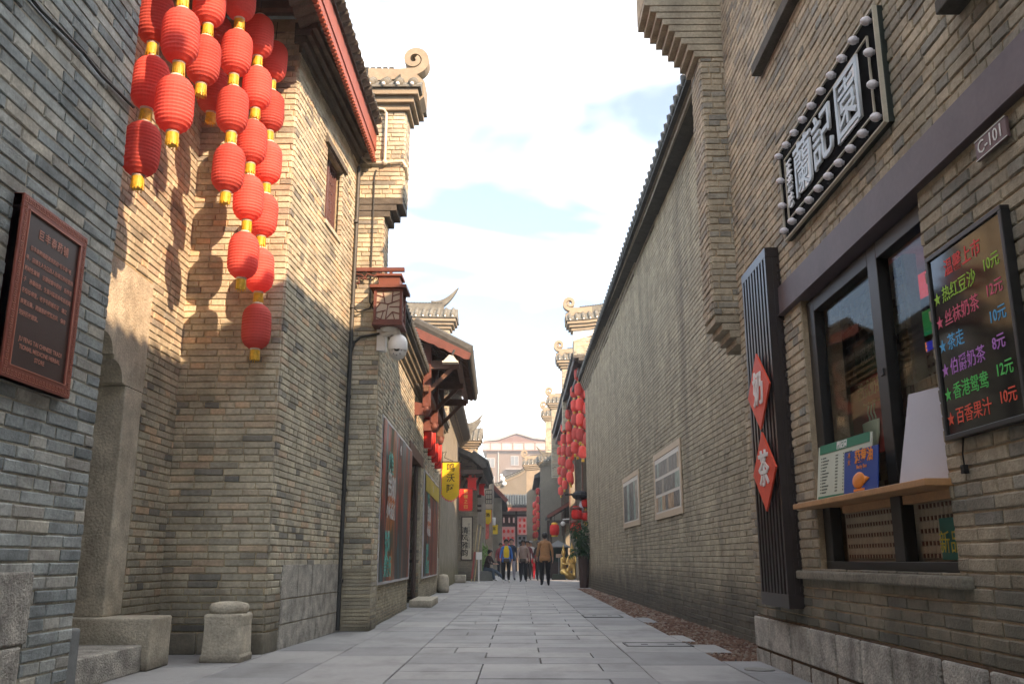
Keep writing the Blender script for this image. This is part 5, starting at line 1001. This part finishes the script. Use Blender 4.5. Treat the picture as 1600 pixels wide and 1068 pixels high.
t = thing('sign_stand', 'tall leaning A-shaped sign stand with red edge by the low shop', 'sign stand', (-1.8, 35.4, 0)); mb = MB(); mb.bar((-.05, 0, 0), (.18, 0, 2.15), .04, .04); mb.bar((.05, .3, 0), (.3, .3, 2.15), .04, .04); mb.build('pole', mat('stand_wood', (.45, .36, .2), .6), t); mb = MB(); mb.bar((-.03, -.01, .15), (.08, -.01, 1.15), .07, .03); mb.build('red_panel', mat('dusty_red', (.4, .1, .09), .6), t); mb = MB(); blk(mb, -.25, .25, -.05, .3, 0, .04); mb.build('base', mat('stand_white', (.6, .6, .58), .5), t)
t = thing('notice_stand', 'small white notice on a thin white pole with cross foot', 'sign stand', (-1.56, 35.4, 0)); mb = MB(); mb.tube([(0, 0, .03), (0, 0, .9)], .025, 8); mb.build('pole', WHITE, t); mb = MB(); mb.box((-.11, -.02, .86), (.11, .0, 1.14)); mb.build('notice', WHITE, t); mb = MB(); blk(mb, -.24, .24, -.03, .03, 0, .03); blk(mb, -.03, .03, -.2, .2, 0, .032); mb.build('foot', WHITE, t)
# lit house with banners
t = thing('sunny_house', 'pale brick house with red-edged roof, hung with small yellow and pink banners', 'house')
core(t, (-4.4, 48), (-1.45, 48), (0, -1), 0, 5.6, mat('warm_brick', (.27, .22, .16), .9, var=.12, scale=2), (), .4); core(t, (-1.455, 48.4), (-1.455, 69.5), (1, 0), 0, 5.2, FAR, ((1.2, 3.2, 0, 2.7),), .4)
mb = MB(); mb.bar((-1.9, 52, 5.35), (-.72, 52, 4.1), .5, .22); mb.build('gable_eave', mat('dull_red', (0, 0, 0)), t); mb = MB(); mb.prism([(-.9, 4.3), (-.85, 4.45), (-3, 6.2), (-5, 4.6)], 15, M=Matrix(((1, 0, 0, 0), (0, 0, 1, 52.2), (0, 1, 0, 0), (0, 0, 0, 1)))); mb.build('roof', TILE, t)
mb = MB(); blk(mb, -1.46, -1.0, 52, 52.4, 0, 4.3); mb.build('pier', mat('pillar_brick', (0, 0, 0)), t); rebase(t, Vector((-2.5, 55, 0)))
banner('little yellow flag, upper one, near the sunny house corner', (-1.66, 47.6, 3.1), (1, 0, 0), .36, .6, YELLOW, '酒', INK, True, cs=.22); banner('little yellow flag, lower one, beyond the sunny house corner', (-1.4, 50.5, 2.5), (1, 0, 0), .36, .5, YELLOW, '茶', INK, False, YELLOW, cs=.2); banner('pink-red hanging cloth on the sunny house front', (-1.82, 47.7, 2.35), (1, 0, 0), .4, .85, mat('pink_cloth', (.75, .2, .16), .7, trans=.2), '福寿', mat('pale_red', (.8, .4, .3), .7), False, cs=.2)
t = thing('lattice_sign', 'little brown lattice sign jutting from the low shop corner', 'sign', M=frame((-1.55, 46, 3.95), (1, 0, 0))); mb = MB(); mb.box((-.16, -.35, -.03), (.16, .35, 0)); mb.build('panel', CREAM, t); mb = MB()
for x in (-.15, -.05, .05, .15): mb.box((x-.02, -.36, 0), (x+.02, .36, .03))
for y_ in (-.34, -.12, .12, .34): mb.box((-.17, y_-.02, 0), (.17, y_+.02, .028))
mb.build('lattice', WOODD, t)
t = thing('white_lantern', 'small white cylinder lantern by the yellow flags', 'lantern', (-1.38, 49, 2.85)); mb = MB(); mb.lathe([(.09, -.2), (.1, -.18), (.1, .18), (.09, .2)], 12); mb.build('shade', WHITE, t, smooth=True); mb = MB(); mb.tube([(0, 0, .2), (0, 0, .5)], .01, 5); mb.build('cord', INK, t)
t = thing('shrub', 'small bright green bush behind the seated person', 'bush', (-1.78, 44.5, 0)); lf = MB()
for k in range(900):
    d = Vector((rl.gauss(0, 1), rl.gauss(0, 1), rl.gauss(0, 1))).normalized(); c = Vector((d.x*.3, d.y*.3, 1.0 + d.z*.65))*rl.uniform(.8, 1); u = Vector((rl.gauss(0, 1), rl.gauss(0, 1), rl.gauss(0, 1))).normalized(); v = u.orthogonal().normalized(); lf.add([tuple(c), tuple(c+u*.05+v*.025), tuple(c+u*.1), tuple(c+u*.05-v*.025)], [(0, 1, 2, 3)], 0, rl.random())
lf.build('foliage', mat('bright_leaf', (.1, .2, .03), .6, var=.15, trans=.25, tint=[(0, (.05, .12, .02)), (1, (.16, .3, .05))]), t, kind='stuff'); mb = MB(); mb.tube([(0, 0, 0), (.02, 0, .6)], .03, 6); mb.build('stem', WOODD, t)
# gate across the far end
t = thing('gate_tower', 'timber gate building with grey tiled roof across the far end of the street', 'gate')
mb = MB(); mb.prism([(69.3, 4.72), (69.3, 4.85), (71.2, 5.75), (73, 4.8)], 3.0, M=Matrix(((0, 0, 1, -1.95), (1, 0, 0, 0), (0, 1, 0, 0), (0, 0, 0, 1)))); mb.build('roof', TILE, t)
tm = MB(); tm.tube([(0, 0, 0), (0, 1.9, .9)], .07, 6); tmm = tm.mesh('roof_tile', TILE_L)
for k in range(15): o = bpy.data.objects.new('roof_tile', tmm); COL.objects.link(o); o.parent = t; o.location = (-1.9+k*.2, 69.28, 4.9)
mb = MB(); blk(mb, -1.95, 1.05, 69.32, 69.42, 4.45, 4.72); mb.build('fascia', mat('gate_red', (.36, .1, .07), .6, var=.1), t)
mb = MB(); blk(mb, -1.95, 1.05, 70.2, 70.5, 2.0, 4.6); mb.build('wall', mat('gate_grey', (.24, .22, .2), .8, var=.1), t)
for x in (-1.5, -.32, .9): mb = MB(); blk(mb, x, x+.14, 70.0, 70.15, 0, 4.5); mb.build('post', WOODD, t)
mb = MB(); blk(mb, -1.95, 1.05, 70.02, 70.14, 4.1, 4.24); blk(mb, -1.95, 1.05, 70.02, 70.14, 3.35, 3.45); mb.build('beam', WOODD, t)
mb = MB(); blk(mb, -1.36, -.34, 70.1, 70.2, 3.46, 4.1); mb.build('window', mat('window_maroon', (.07, .03, .025), .6), t)
for x in (-1.2, -.8, -.45): mb = MB(); mb.lathe([(.06, -.2), (.07, 0), (.06, .2)], 8, (x, 70.0, 3.8)); mb.build('window_lamp', mat('lamp_rose', (.7, .45, .4), .6), t)
pw = MB()
for i in range(3):
    for k in range(2): blk(pw, -.08+i*.33, .1+i*.33, 70.12, 70.2, 2.0+k*.36, 2.2+k*.36)
pn = MB(); blk(pn, -.18, .9, 70.16, 70.3, 1.75, 2.65); pno = pn.build('panel', mat('panel_grey', (.3, .3, .32), .7), t); pw.build('opening', DARK, pno, kind='stuff'); rebase(t, Vector((-.3, 70.3, 0)))
for (x, w, z0, z1, lab) in ((-.86, 1.0, 1.55, 3.3, 'wide pink-red hanging printed with rows of lanterns, on the gate beneath its window'), (.36, 1.05, 2.7, 4.05, 'pink-red hanging printed with lanterns, on the gate above the square openings')):
    t = thing('hanging_cloth', lab, 'banner', M=frame((x, 69.9, (z0+z1)/2), (1, 0, 0))); mb = MB(); mb.box((-w/2, (z0-z1)/2, -.01), (w/2, (z1-z0)/2, .01)); mb.build('cloth', mat('rose_cloth', (.66, .3, .27), .7, var=.12, scale=3), t); mb = MB()
    for i in range(3):
        for k in range(3): mb.lathe([(.06, -.13), (.1, 0), (.06, .13)], 8, M=Matrix(((1, 0, 0, -w*.32+i*w*.32), (0, 0, 1, (k-1)*(z1-z0)*.31), (0, .1, 0, .015), (0, 0, 0, 1))))
    mb.build('lantern_print', REDF, t, kind='stuff')
# brick wall with stepped coping behind the gate, and the modern block far off
t = thing('far_gable', 'pale brick wall with rising tiled coping behind the gate roof', 'wall'); A = [(-3.2, 6.7), (-1.7, 6.9), (-1.2, 7.4), (.0, 7.9), (.9, 8.5), (2.6, 8.7)]
mb = MB(); mb.prism([(-3.2, 0), (2.6, 0)] + A[::-1], .5, M=Matrix(((1, 0, 0, 0), (0, 0, 1, 78), (0, 1, 0, 0), (0, 0, 0, 1)))); mb.build('wall', mat('pale_far_brick', (.17, .15, .115), .9, var=.1, scale=1.5), t)
for z, o_, m_ in ((0, .06, LIME), (.12, .14, TILE_L), (.3, .05, TILE)):
    mb = MB(); mb.strip([(x, y_+z) for x, y_ in A], [(x, y_+z+.16) for x, y_ in A], .5+2*o_, M=Matrix(((1, 0, 0, 0), (0, 0, 1, 78-o_), (0, 1, 0, 0), (0, 0, 0, 1)))); mb.build('coping', m_, t)
for i in range(28): x = -3.1+i*.2; z = np.interp(x, [a_[0] for a_ in A], [a_[1] for a_ in A]); mb = MB(); mb.tube([(x, 77.8, z+.24), (x, 78.25, z+.42)], .06, 6); mb.build('roof_tile', TILE_L, t)
for x, z in ((-1.45, 7.3), (.75, 8.6)):
    mb = MB(); mb.ball((x, 77.8, z+.3), .22, 10, 6); mb.ball((x+.15, 77.8, z-.1), .2, 10, 6); mb.ball((x-.12, 77.8, z+.6), .13, 8, 6); mb.build('ornament', WHITE, t, smooth=True)
rebase(t, Vector((-.3, 78, 0)))
t = thing('apartment_block', 'modern brick block with white parapet and pediment in the hazy distance', 'building'); Yb = 170
MBk = mat('block_brick', (.17, .135, .11), .9, var=.08, scale=.4); mb = MB(); blk(mb, -6.2, 4.9, Yb, Yb+12, 0, 20.9); mb.build('wall', MBk, t); mb = MB(); blk(mb, -7.0, 6.0, Yb-.6, Yb+12.5, 20.9, 22.4); mb.build('parapet', mat('block_white', (.36, .35, .33), .7), t)
mb = MB(); blk(mb, -7.0, 6.0, Yb-.7, Yb-.5, 20.8, 21.0); blk(mb, -7.0, 6.0, Yb-.7, Yb-.5, 22.3, 22.5)
for k in range(6): blk(mb, -5.6+k*2.1, -5.35+k*2.1, Yb-.68, Yb-.6, 21.0, 22.3)
mb.build('parapet_trim', mat('trim_tan', (.22, .15, .12), .8), t)
mb = MB(); mb.prism([(-5.0, 22.5), (-.6, 24.0), (5.6, 22.5)], 8, M=Matrix(((1, 0, 0, 0), (0, 0, 1, Yb), (0, 1, 0, 0), (0, 0, 0, 1)))); mb.build('pediment', mat('pediment_red', (.17, .1, .085), .8), t)
mb = MB(); mb.strip([(-6.8, 22.6), (-4.0, 22.9), (-.6, 24.1), (2.8, 23.1), (5.9, 22.8)], [(-6.8, 23.1), (-4.0, 23.4), (-.6, 24.6), (2.8, 23.6), (5.9, 23.2)], 9, M=Matrix(((1, 0, 0, 0), (0, 0, 1, Yb-.4), (0, 1, 0, 0), (0, 0, 0, 1)))); mb.build('raking_cornice', mat('block_white', (0, 0, 0)), t)
mb = MB(); blk(mb, -6.6, -3.6, Yb+1, Yb+4, 22.4, 23.7); mb.build('roof_tank', mat('tank_blue', (.22, .3, .38), .6), t)
for (x, z) in ((-.9, 19.0), (-.9, 15.8), (-5.4, 18.6), (-5.4, 15.2), (3.6, 18.6), (-.9, 12.6), (3.6, 15.2), (-5.4, 11.8)):
    mb = MB(); blk(mb, x-.75, x+.75, Yb-.12, Yb+.1, z-.9, z+.9); w_ = mb.build('window', mat('window_white', (.38, .38, .37), .5), t)
    for k in (-1, 1): mb = MB(); blk(mb, x+k*.36-.3, x+k*.36+.3, Yb-.16, Yb-.11, z-.8, z+.8); mb.build('pane', mat('far_glass', (.16, .19, .21), .2, var=.1), w_)
mb = MB(); blk(mb, -2.6, 1.2, Yb-1.6, Yb, 17.2, 17.5); mb.build('window_canopy', mat('canopy_far', (.25, .23, .21), .8), t)
mb = MB(); mb.tube([(-4.0, Yb-.15, 0), (-4.0, Yb-.15, 20.8)], .12, 6); mb.build('drain_pipe', mat('block_white', (0, 0, 0)), t)
rebase(t, Vector((-.6, Yb, 0)))
t = thing('far_terrace', 'pale flat-roofed terrace block beside the hazy modern block', 'building'); mb = MB(); blk(mb, 5.2, 16, 150, 160, 0, 19.4); mb.build('wall', mat('terrace_cream', (.24, .2, .16), .8, var=.1, scale=.5), t); mb = MB()
for k in range(5): blk(mb, 5.1, 16, 149.8, 150, 16.2+k*.7, 16.35+k*.7)
mb.build('railing', mat('block_white', (0, 0, 0)), t); rebase(t, Vector((8, 150, 0)))
# ---------------------------------------------------------------- plaque
t = thing('plaque', 'red-brown engraved wall plaque with key-pattern border on the blue-grey brick wall', 'plaque', M=frame((-2.685, 4.9, 2.285), (0, 1, 0))); w, h = .73, 1.01
PBR = mat('copper_brown', (.27, .075, .05), .42, metal=.25, var=.12, scale=7); PDK = mat('plaque_dark', (.045, .02, .017), .4, var=.1)
mb = MB(); mb.box((-w/2, -h/2, -.06), (w/2, h/2, -.008)); mb.build('panel', PDK, t, bevel=.004)
mb = MB(); e = .075
for q in ((-w/2, -h/2, w/2, -h/2+e), (-w/2, h/2-e, w/2, h/2), (-w/2, -h/2+e, -w/2+e, h/2-e), (w/2-e, -h/2+e, w/2, h/2-e)): mb.box((q[0], q[1], -.058), (q[2], q[3], 0))
mb.build('frame', PBR, t, bevel=.003)
kp = MB(); step = .036
def key(cx_, cy_):
    a = .013
    for (x0, y0, x1, y1) in ((-a, -a, a, -a), (a, -a, a, a), (a, a, -a*.4, a), (-a*.4, a, -a*.4, 0), (-a*.4, 0, a*.3, 0)): kp.box((cx_+min(x0, x1)-.0022, cy_+min(y0, y1)-.0022, 0), (cx_+max(x0, x1)+.0022, cy_+max(y0, y1)+.0022, .003))
n = int((w-.03)/step)
for i in range(n+1):
    for s_ in (1, -1): key(-w/2+.02+i*(w-.04)/n, s_*(h/2-.03)); 
n = int((h-.1)/step)
for i in range(1, n):
    for s_ in (1, -1): key(s_*(w/2-.03), -h/2+.03+i*(h-.06)/n)
kp.build('key_pattern', mat('copper_light', (.5, .2, .14), .45, metal=.2, var=.1), t, kind='stuff')
mb = MB()
for q in ((-w/2+.068, -h/2+.068, w/2-.068, -h/2+.074), (-w/2+.068, h/2-.074, w/2-.068, h/2-.068), (-w/2+.068, -h/2+.074, -w/2+.074, h/2-.074), (w/2-.074, -h/2+.074, w/2-.068, h/2-.074)): mb.box((q[0], q[1], 0), (q[2], q[3], .004))
mb.build('border_line', mat('copper_light', (0, 0, 0)), t)
CP = mat('copper_text', (.5, .22, .16), .5, var=.05)
text('巨丰泰药铺', .062, t, CP, T((0, .335, -.006)), ext=.001, bold=.001, sp=1.25)
body = ['　巨丰泰药铺是清末民初“巨丰泰”老', '号，店铺主人为江西人在靖江所经营的', '药材生意铺　主要经营中药材　后传至', '子　孙辈经营，生意兴隆百余年远近闻', '名街坊邻里，老字号药铺见证　靖江', '商贾云集，药铺青砖黛瓦古风　保存', '完好历史建筑。']
for i, l in enumerate(body): text(l, .031, t, CP, T((-.265, .235 - i*.062, -.006)), ext=.0006, bold=.0005, align='LEFT')
for i, l in enumerate(('JU FENG TAI CHINESE TRADI', 'TIONAL MEDICINE HERBAL', 'STORE')): text(l, .036, t, CP, T((0, -.275 - i*.043, -.006)), ext=.0006, bold=.0004)
# ---------------------------------------------------------------- people: one skinned body each, clothes by region, hair and face as children
SKINM = mat('skin', (.42, .24, .165), .6, var=.06)
HAIR = mat('hair_black', (.016, .013, .012), .5, var=.1); EYE = mat('eye_dark', (.02, .015, .012), .4, var=0); LIP = mat('lip', (.3, .1, .085), .6, var=0)
def person(label, loc, face, H=1.68, top=(.3, .3, .3), legs=(.03, .03, .035), shoes=(.03, .03, .03), stride=.0, arms=(0, 0), pose='stand', hair='short', front=None, skirt=None, name='person', cat='person', gold=None, bulk=1.0, bag=None, group=None):
    k = H/1.7; t = thing(name, label, cat, loc, group); t.rotation_euler = (0, 0, face)          # figure faces local -y
    V = []; E = []; Rd = []; Mt = []
    def v(p, r, m, par=None):
        V.append((p[0]*k, p[1]*k, p[2]*k)); Rd.append(r*k); Mt.append(m); i = len(V)-1
        if par is not None: E.append((par, i))
        return i
    ms = gold or [mat('cloth_%02x%02x%02x' % tuple(int(c*255) for c in top), top, .85, var=.1, scale=14, bump=.1), mat('cloth_%02x%02x%02x' % tuple(int(c*255) for c in legs), legs, .85, var=.1, scale=14), SKINM, mat('cloth_%02x%02x%02x' % tuple(int(c*255) for c in shoes), shoes, .6, var=.05)]
    if front and not gold: ms = ms + [mat('cloth_%02x%02x%02x' % tuple(int(c*255) for c in front), front, .85, var=.1)]
    b = bulk; sit = pose == 'sit'; kneel = pose == 'kneel'; hz = .52 if sit else (.5 if kneel else .93); lean = -.16 if sit else (0 if not kneel else -.02)
    pel = v((0, 0, hz), .145*b, 1); wst = v((0, lean*.3, hz+.14), .135*b, 0, pel); ch = v((0, lean*.8, hz+.33), .155*b, 0, wst); sh = v((0, lean, hz+.49), .095, 0, ch); nk = v((0, lean*1.05-.005, hz+.56), .05, 2, sh)
    hd0 = v((0, lean*1.1-.02, hz+.62), .07, 2, nk); hd1 = v((0, lean*1.15-.02, hz+.69), .088, 2, hd0); hd2 = v((0, lean*1.15-.005, hz+.755), .068, 2, hd1)
    hz_ = hz
    for s_ in (-1, 1):
        ang = arms[0 if s_ < 0 else 1]; s0 = v((s_*.165*b, lean*.95, hz+.46), .062*b, 0, sh)
        if pose in ('sit', 'kneel'): el = (s_*.22, lean-.12, hz+.22); wr = (s_*.12, lean-.34, hz+.2)
        else: el = (s_*.235*b, -math.sin(ang)*.27+.02, hz+.46-math.cos(ang)*.27); wr = (s_*.25*b, el[1]-math.sin(ang+.25)*.25, el[2]-math.cos(ang+.25)*.24)
        e_ = v(el, .047*b, 0, s0); f_ = v(((el[0]+wr[0])/2, (el[1]+wr[1])/2, (el[2]+wr[2])/2), .042*b, 0, e_); w_ = v(wr, .028, 2, f_); d = Vector(wr) - Vector(el); d.normalize(); pm = v(tuple(Vector(wr)+d*.055), .032, 2, w_)
        side = Vector((0, 1, 0)) if abs(d.y) < .7 else Vector((1, 0, 0)); 
        for q, (off, ln) in enumerate(((-.026, .06), (-.009, .075), (.009, .07), (.025, .055))):
            p1 = Vector(wr)+d*.085+side*off; fi = v(tuple(p1), .0105, 2, pm); fj = v(tuple(p1+d*ln*.55+Vector((-s_*.012, 0, 0))), .009, 2, fi); v(tuple(p1+d*ln+Vector((-s_*.03, 0, 0))), .0075, 2, fj)
        p1 = Vector(wr)+d*.03-side*.035; th = v(tuple(p1), .012, 2, w_); v(tuple(p1+d*.045-side*.012+Vector((-s_*.01, 0, 0))), .009, 2, th)
    for s_ in (-1, 1):
        a = stride*s_; h_ = v((s_*.09, 0, hz-.07), .1*b, 1, pel)
        if sit: kn = (s_*.12, -.42, hz-.04) if s_ < 0 else (s_*.12, -.46, hz-.12); an = (s_*.13, -.5, .08) if s_ < 0 else (s_*.15, -.82, .1)
        elif kneel: kn = (s_*.14, -.3, .42) if s_ < 0 else (s_*.14, -.2, .1); an = (s_*.14, -.28, .09) if s_ < 0 else (s_*.14, .3, .1)
        else: kn = (s_*.1, -math.sin(a)*.42-.02, hz-.07-math.cos(a)*.4); an = (s_*.1, kn[1]-math.sin(a*.6-.12*(1 if a < 0 else 0)-.0)*.4+.02, .085 if a >= 0 else .1)
        k1 = v(tuple((Vector((s_*.09, 0, hz-.07))+Vector(kn))/2), .098*b, 1, h_); kk = v(kn, .08*b, 1, k1); cf = v(tuple((Vector(kn)*.6+Vector(an)*.4)), .075*b, 1, kk); aa = v(an, .055, 1, cf); he = v((an[0], an[1]+.03, .04), .038, 3, aa); tf = v((an[0]+s_*.015, an[1]-.1, .037), .036, 3, aa); v((an[0]+s_*.02, an[1]-.17, .03), .028, 3, tf)
    me = bpy.data.meshes.new('body'); me.from_pydata(V, E, []); o = bpy.data.objects.new('body', me); COL.objects.link(o)
    sk = o.modifiers.new('skin', 'SKIN'); sk.use_smooth_shade = True
    for i, d_ in enumerate(me.skin_vertices[0].data): d_.radius = (Rd[i]*(1.22 if i in (pel, wst, ch) else 1), Rd[i]*(.86 if i in (pel, wst, ch) else 1)); d_.use_root = (i == pel)
    sub = o.modifiers.new('sub', 'SUBSURF'); sub.levels = 1; sub.render_levels = 1
    dg = bpy.context.evaluated_depsgraph_get(); dg.update(); m2 = bpy.data.meshes.new_from_object(o.evaluated_get(dg)); bpy.data.objects.remove(o); m2.name = 'body'; m2.materials.clear()
    for m in ms: m2.materials.append(m)
    if not gold or len(ms) > 1:
        P = np.array([f.center[:] for f in m2.polygons]); Va = np.array(V); best = np.full(len(P), 1e9); bm = np.zeros(len(P), int)
        for i, j in E:
            a_, b_ = Va[i], Va[j]; ab = b_-a_; tt = np.clip(((P-a_)@ab)/(ab@ab), 0, 1); dd = np.linalg.norm(P-a_-tt[:, None]*ab, axis=1)/(max(Rd[i]*(1-.0), Rd[j]) + .02); mm = np.where(tt < .5, Mt[i], Mt[j]); u = dd < best; best[u] = dd[u]; bm[u] = mm[u]
        hem = (hz-.12)*k
        if not sit and not kneel: bm[(P[:, 2] > hem) & (bm == 1)] = 0
        if skirt: bm[(P[:, 2] > skirt*k) & (bm == 1)] = 0
        if front: bm[(bm == 0) & (P[:, 1] < -.05*k) & (np.abs(P[:, 0]) < .075*k) & (P[:, 2] > hem)] = 4
        m2.polygons.foreach_set('material_index', np.minimum(bm, len(ms)-1).astype(np.int32))
    m2.polygons.foreach_set('use_smooth', [True]*len(m2.polygons)); link('body', m2, t)
    hx = V[hd1]; hm = (gold or [HAIR])[0] if gold else (HAIR if hair != 'grey' else mat('hair_grey', (.2, .19, .18), .6)); mb = MB()
    pr = []; nn, rows = 16, 8; Vh = []; Fh = []
    for i in range(rows+1):
        for q in range(nn):
            a = 2*math.pi*q/nn; back = (1+math.sin(a))/2; drop = (1.0 if hair == 'short' else 1.35)*(.32 + .5*back); ph = i/rows*math.pi*drop; r = .101*k
            Vh.append((hx[0]+r*.95*math.sin(ph)*math.cos(a), hx[1]+.004+r*1.1*math.sin(ph)*math.sin(a), hx[2]+.022*k+r*1.08*math.cos(ph)))
    for i in range(rows):
        for q in range(nn): Fh.append((i*nn+q, i*nn+(q+1) % nn, (i+1)*nn+(q+1) % nn, (i+1)*nn+q))
    mb.add(Vh, Fh); ho = mb.build('hair', hm, t, smooth=True); ho.modifiers.new('s', 'SOLIDIFY').thickness = .012
    mb = MB(); fm = gold[0] if gold else SKINM
    mb.prism([(-.013*k, 0), (.013*k, 0), (.004*k, .045*k), (-.004*k, .045*k)], .024*k, M=T((hx[0], hx[1]-.082*k, hx[2]-.025*k)) @ Matrix.Rotation(math.pi/2, 4, 'X')); mb.build('nose', fm, t, smooth=True)
    for s_ in (-1, 1):
        mb = MB(); mb.ball((hx[0]+s_*.032*k, hx[1]-.078*k, hx[2]+.014*k), .011*k, 8, 5); mb.build('eye', EYE if not gold else fm, t)
        mb = MB(); mb.ball((hx[0]+s_*.088*k, hx[1]+.005*k, hx[2]-.0), .024*k, 8, 6, sx=.4); mb.build('ear', fm, t, smooth=True)
    mb = MB(); mb.ball((hx[0], hx[1]-.079*k, hx[2]-.047*k), .018*k, 8, 5, sz=.35); mb.build('mouth', LIP if not gold else fm, t)
    if top and not gold and pose == 'stand':
        mb = MB(); mb.lathe([(.062*k, 0), (.068*k, .012*k), (.06*k, .045*k)], 12, (0, lean*1.0, (hz+.515)*k)); mb.build('collar', ms[0], t, smooth=True)
        mb = MB(); mb.lathe([(.178*b*k, -.04*k), (.186*b*k, .0), (.17*b*k, .13*k)], 18, (0, 0, (hz-.08)*k), sx=1.03, sy=.78); mb.build('jacket_hem', ms[0], t, smooth=True)
    if bag:
        mb = MB(); mb.box((-.13*k, -.26*k, (hz-.12)*k), (.13*k, -.15*k, (hz+.03)*k)); mb.build('bag', mat('bag_brown', (.06, .045, .035), .7), t, bevel=.03)
    return t
person('man seen from behind in tan jacket and black trousers walking up the street', (.87, 31.8, 0), math.pi+.05, 1.72, (.36, .19, .085), (.008, .008, .01), (.01, .01, .01), .1, (-.12, .18), bulk=1.05)
person('woman in bright blue open jacket over yellow top walking this way', (-.53, 36.2, 0), .1, 1.6, (.04, .17, .5), (.012, .012, .016), (.5, .48, .45), .1, (.15, -.1), front=(.7, .5, .02), hair='bob', bag=True)
person('woman in beige patterned jacket and dark trousers walking this way', (.15, 37.3, 0), -.1, 1.6, (.3, .22, .18), (.012, .014, .018), (.02, .02, .02), -.12, (.3, .1), hair='bob', bulk=1.05, bag=True)
person('person in dark top and jeans sitting on a grey block by the low shop', (-1.42, 39.0, 0), 1.05, 1.62, (.03, .018, .018), (.05, .075, .11), (.4, .4, .4), pose='sit', hair='bob')
mb = MB(); mb.box((-1.72, 38.75, 0), (-1.12, 39.25, .4)); tag(mb.build('stone_block', mat('seat_grey', (.18, .185, .165), .85, var=.15), bevel=.02), 'grey-green stone block the seated person rests on', 'stone')
person('person in navy jacket and grey trousers just behind the blue jacket woman', (-.36, 40.0, 0), .2, 1.7, (.02, .028, .05), (.26, .26, .3), (.05, .05, .05), .14, (.1, -.1))
person('person in white shirt and brown trousers beyond the patterned jacket woman', (.52, 43.2, 0), -.1, 1.66, (.62, .6, .58), (.1, .06, .04), (.35, .33, .3), -.15, (.2, .1), hair='grey')
person('person in maroon top partly hidden behind the patterned jacket woman', (.34, 40.4, 0), .15, 1.62, (.14, .035, .04), (.02, .02, .024), (.03, .03, .03), .12, (.1, .2))
person('child in all red clothes walking beside the man in tan', (.72, 41.5, 0), .1, 1.2, (.62, .02, .03), (.55, .02, .03), (.2, .02, .02), .1, (.3, -.1), hair='bob')
person('person in black coat just in front of the red clothed child', (.82, 39.6, 0), .3, 1.6, (.02, .02, .022), (.012, .012, .014), (.02, .02, .02), -.1, (.1, .1))
person('tiny distant person with reddish scarf under the gate, behind the blue jacket woman', (-.98, 47.5, 0), .0, 1.66, (.3, .06, .07), (.03, .03, .04), (.03, .03, .03), .1, (.2, -.2), hair='bob')
person('far person in a dark coat strolling near the pale wall end', (.1, 52.0, 0), .0, 1.66, (.08, .07, .09), (.03, .03, .04), (.03, .03, .03), -.1, (.1, -.1))
# gilded kneeling figures
for (x, y, f, lab, hh) in ((1.98, 42.0, .7, 'golden kneeling figure with a tall pointed crown near the planter', 1.15), (2.36, 41.6, -.3, 'second golden kneeling figure with red sash behind the planter leaves', 1.25)):
    t = person(lab, (x, y, .02), f, hh*1.35, pose='kneel', name='gilded_statue', cat='statue', gold=[GOLDM]); z = (.5+.77)*hh*1.35/1.7
    mb = MB(); mb.lathe([(.08, 0), (.1, .03), (.085, .07), (.06, .13), (.065, .15), (.035, .22), (.04, .24), (.012, .34), (.0001, .42)], 12, (0, -.02, z-.02)); mb.build('crown', GOLDM, t, smooth=True)
    if hh > 1.2: mb = MB(); mb.lathe([(.13, 0), (.15, .06), (.13, .12)], 12, (0, 0, .62), sy=.8); mb.build('sash', REDF, t)
mb = MB(); mb.ball((0, 0, 0), .2, 14, 8, M=T((2.12, 41.2, .2)) @ Matrix.Rotation(.5, 4, 'Y') @ Matrix.Diagonal((1.9, .8, .8, 1))); tag(mb.build('gilded_drum', GOLDM, smooth=True), 'rounded golden form lying on the ground before the gilded statues', 'statue')
mb = MB(); mb.prism([(-.35, 0), (.3, 0), (.22, .22), (-.28, .26)], .4, M=Matrix(((1, 0, 0, 1.75), (0, 0, 1, 40.9), (0, 1, 0, 0), (0, 0, 0, 1)))); tag(mb.build('green_rock', mat('green_stone', (.05, .06, .045), .9, var=.2), bevel=.03), 'dark green rock at the foot of the golden figures', 'rock')
# ---------------------------------------------------------------- thin haze round the whole scene
hz = MB(); hz.box((-420, -140, -2), (420, 620, 30)); hv = bpy.data.materials.new('haze_air'); hv.use_nodes = True; nt = hv.node_tree; nt.nodes.clear()
pv = _n(nt, 'ShaderNodeVolumePrincipled'); pv.inputs['Density'].default_value = .0016; pv.inputs['Color'].default_value = (.93, .96, 1, 1); ou = _n(nt, 'ShaderNodeOutputMaterial'); nt.links.new(pv.outputs[0], ou.inputs['Volume'])
struct_h = hz.build('haze', hv, kind='stuff')
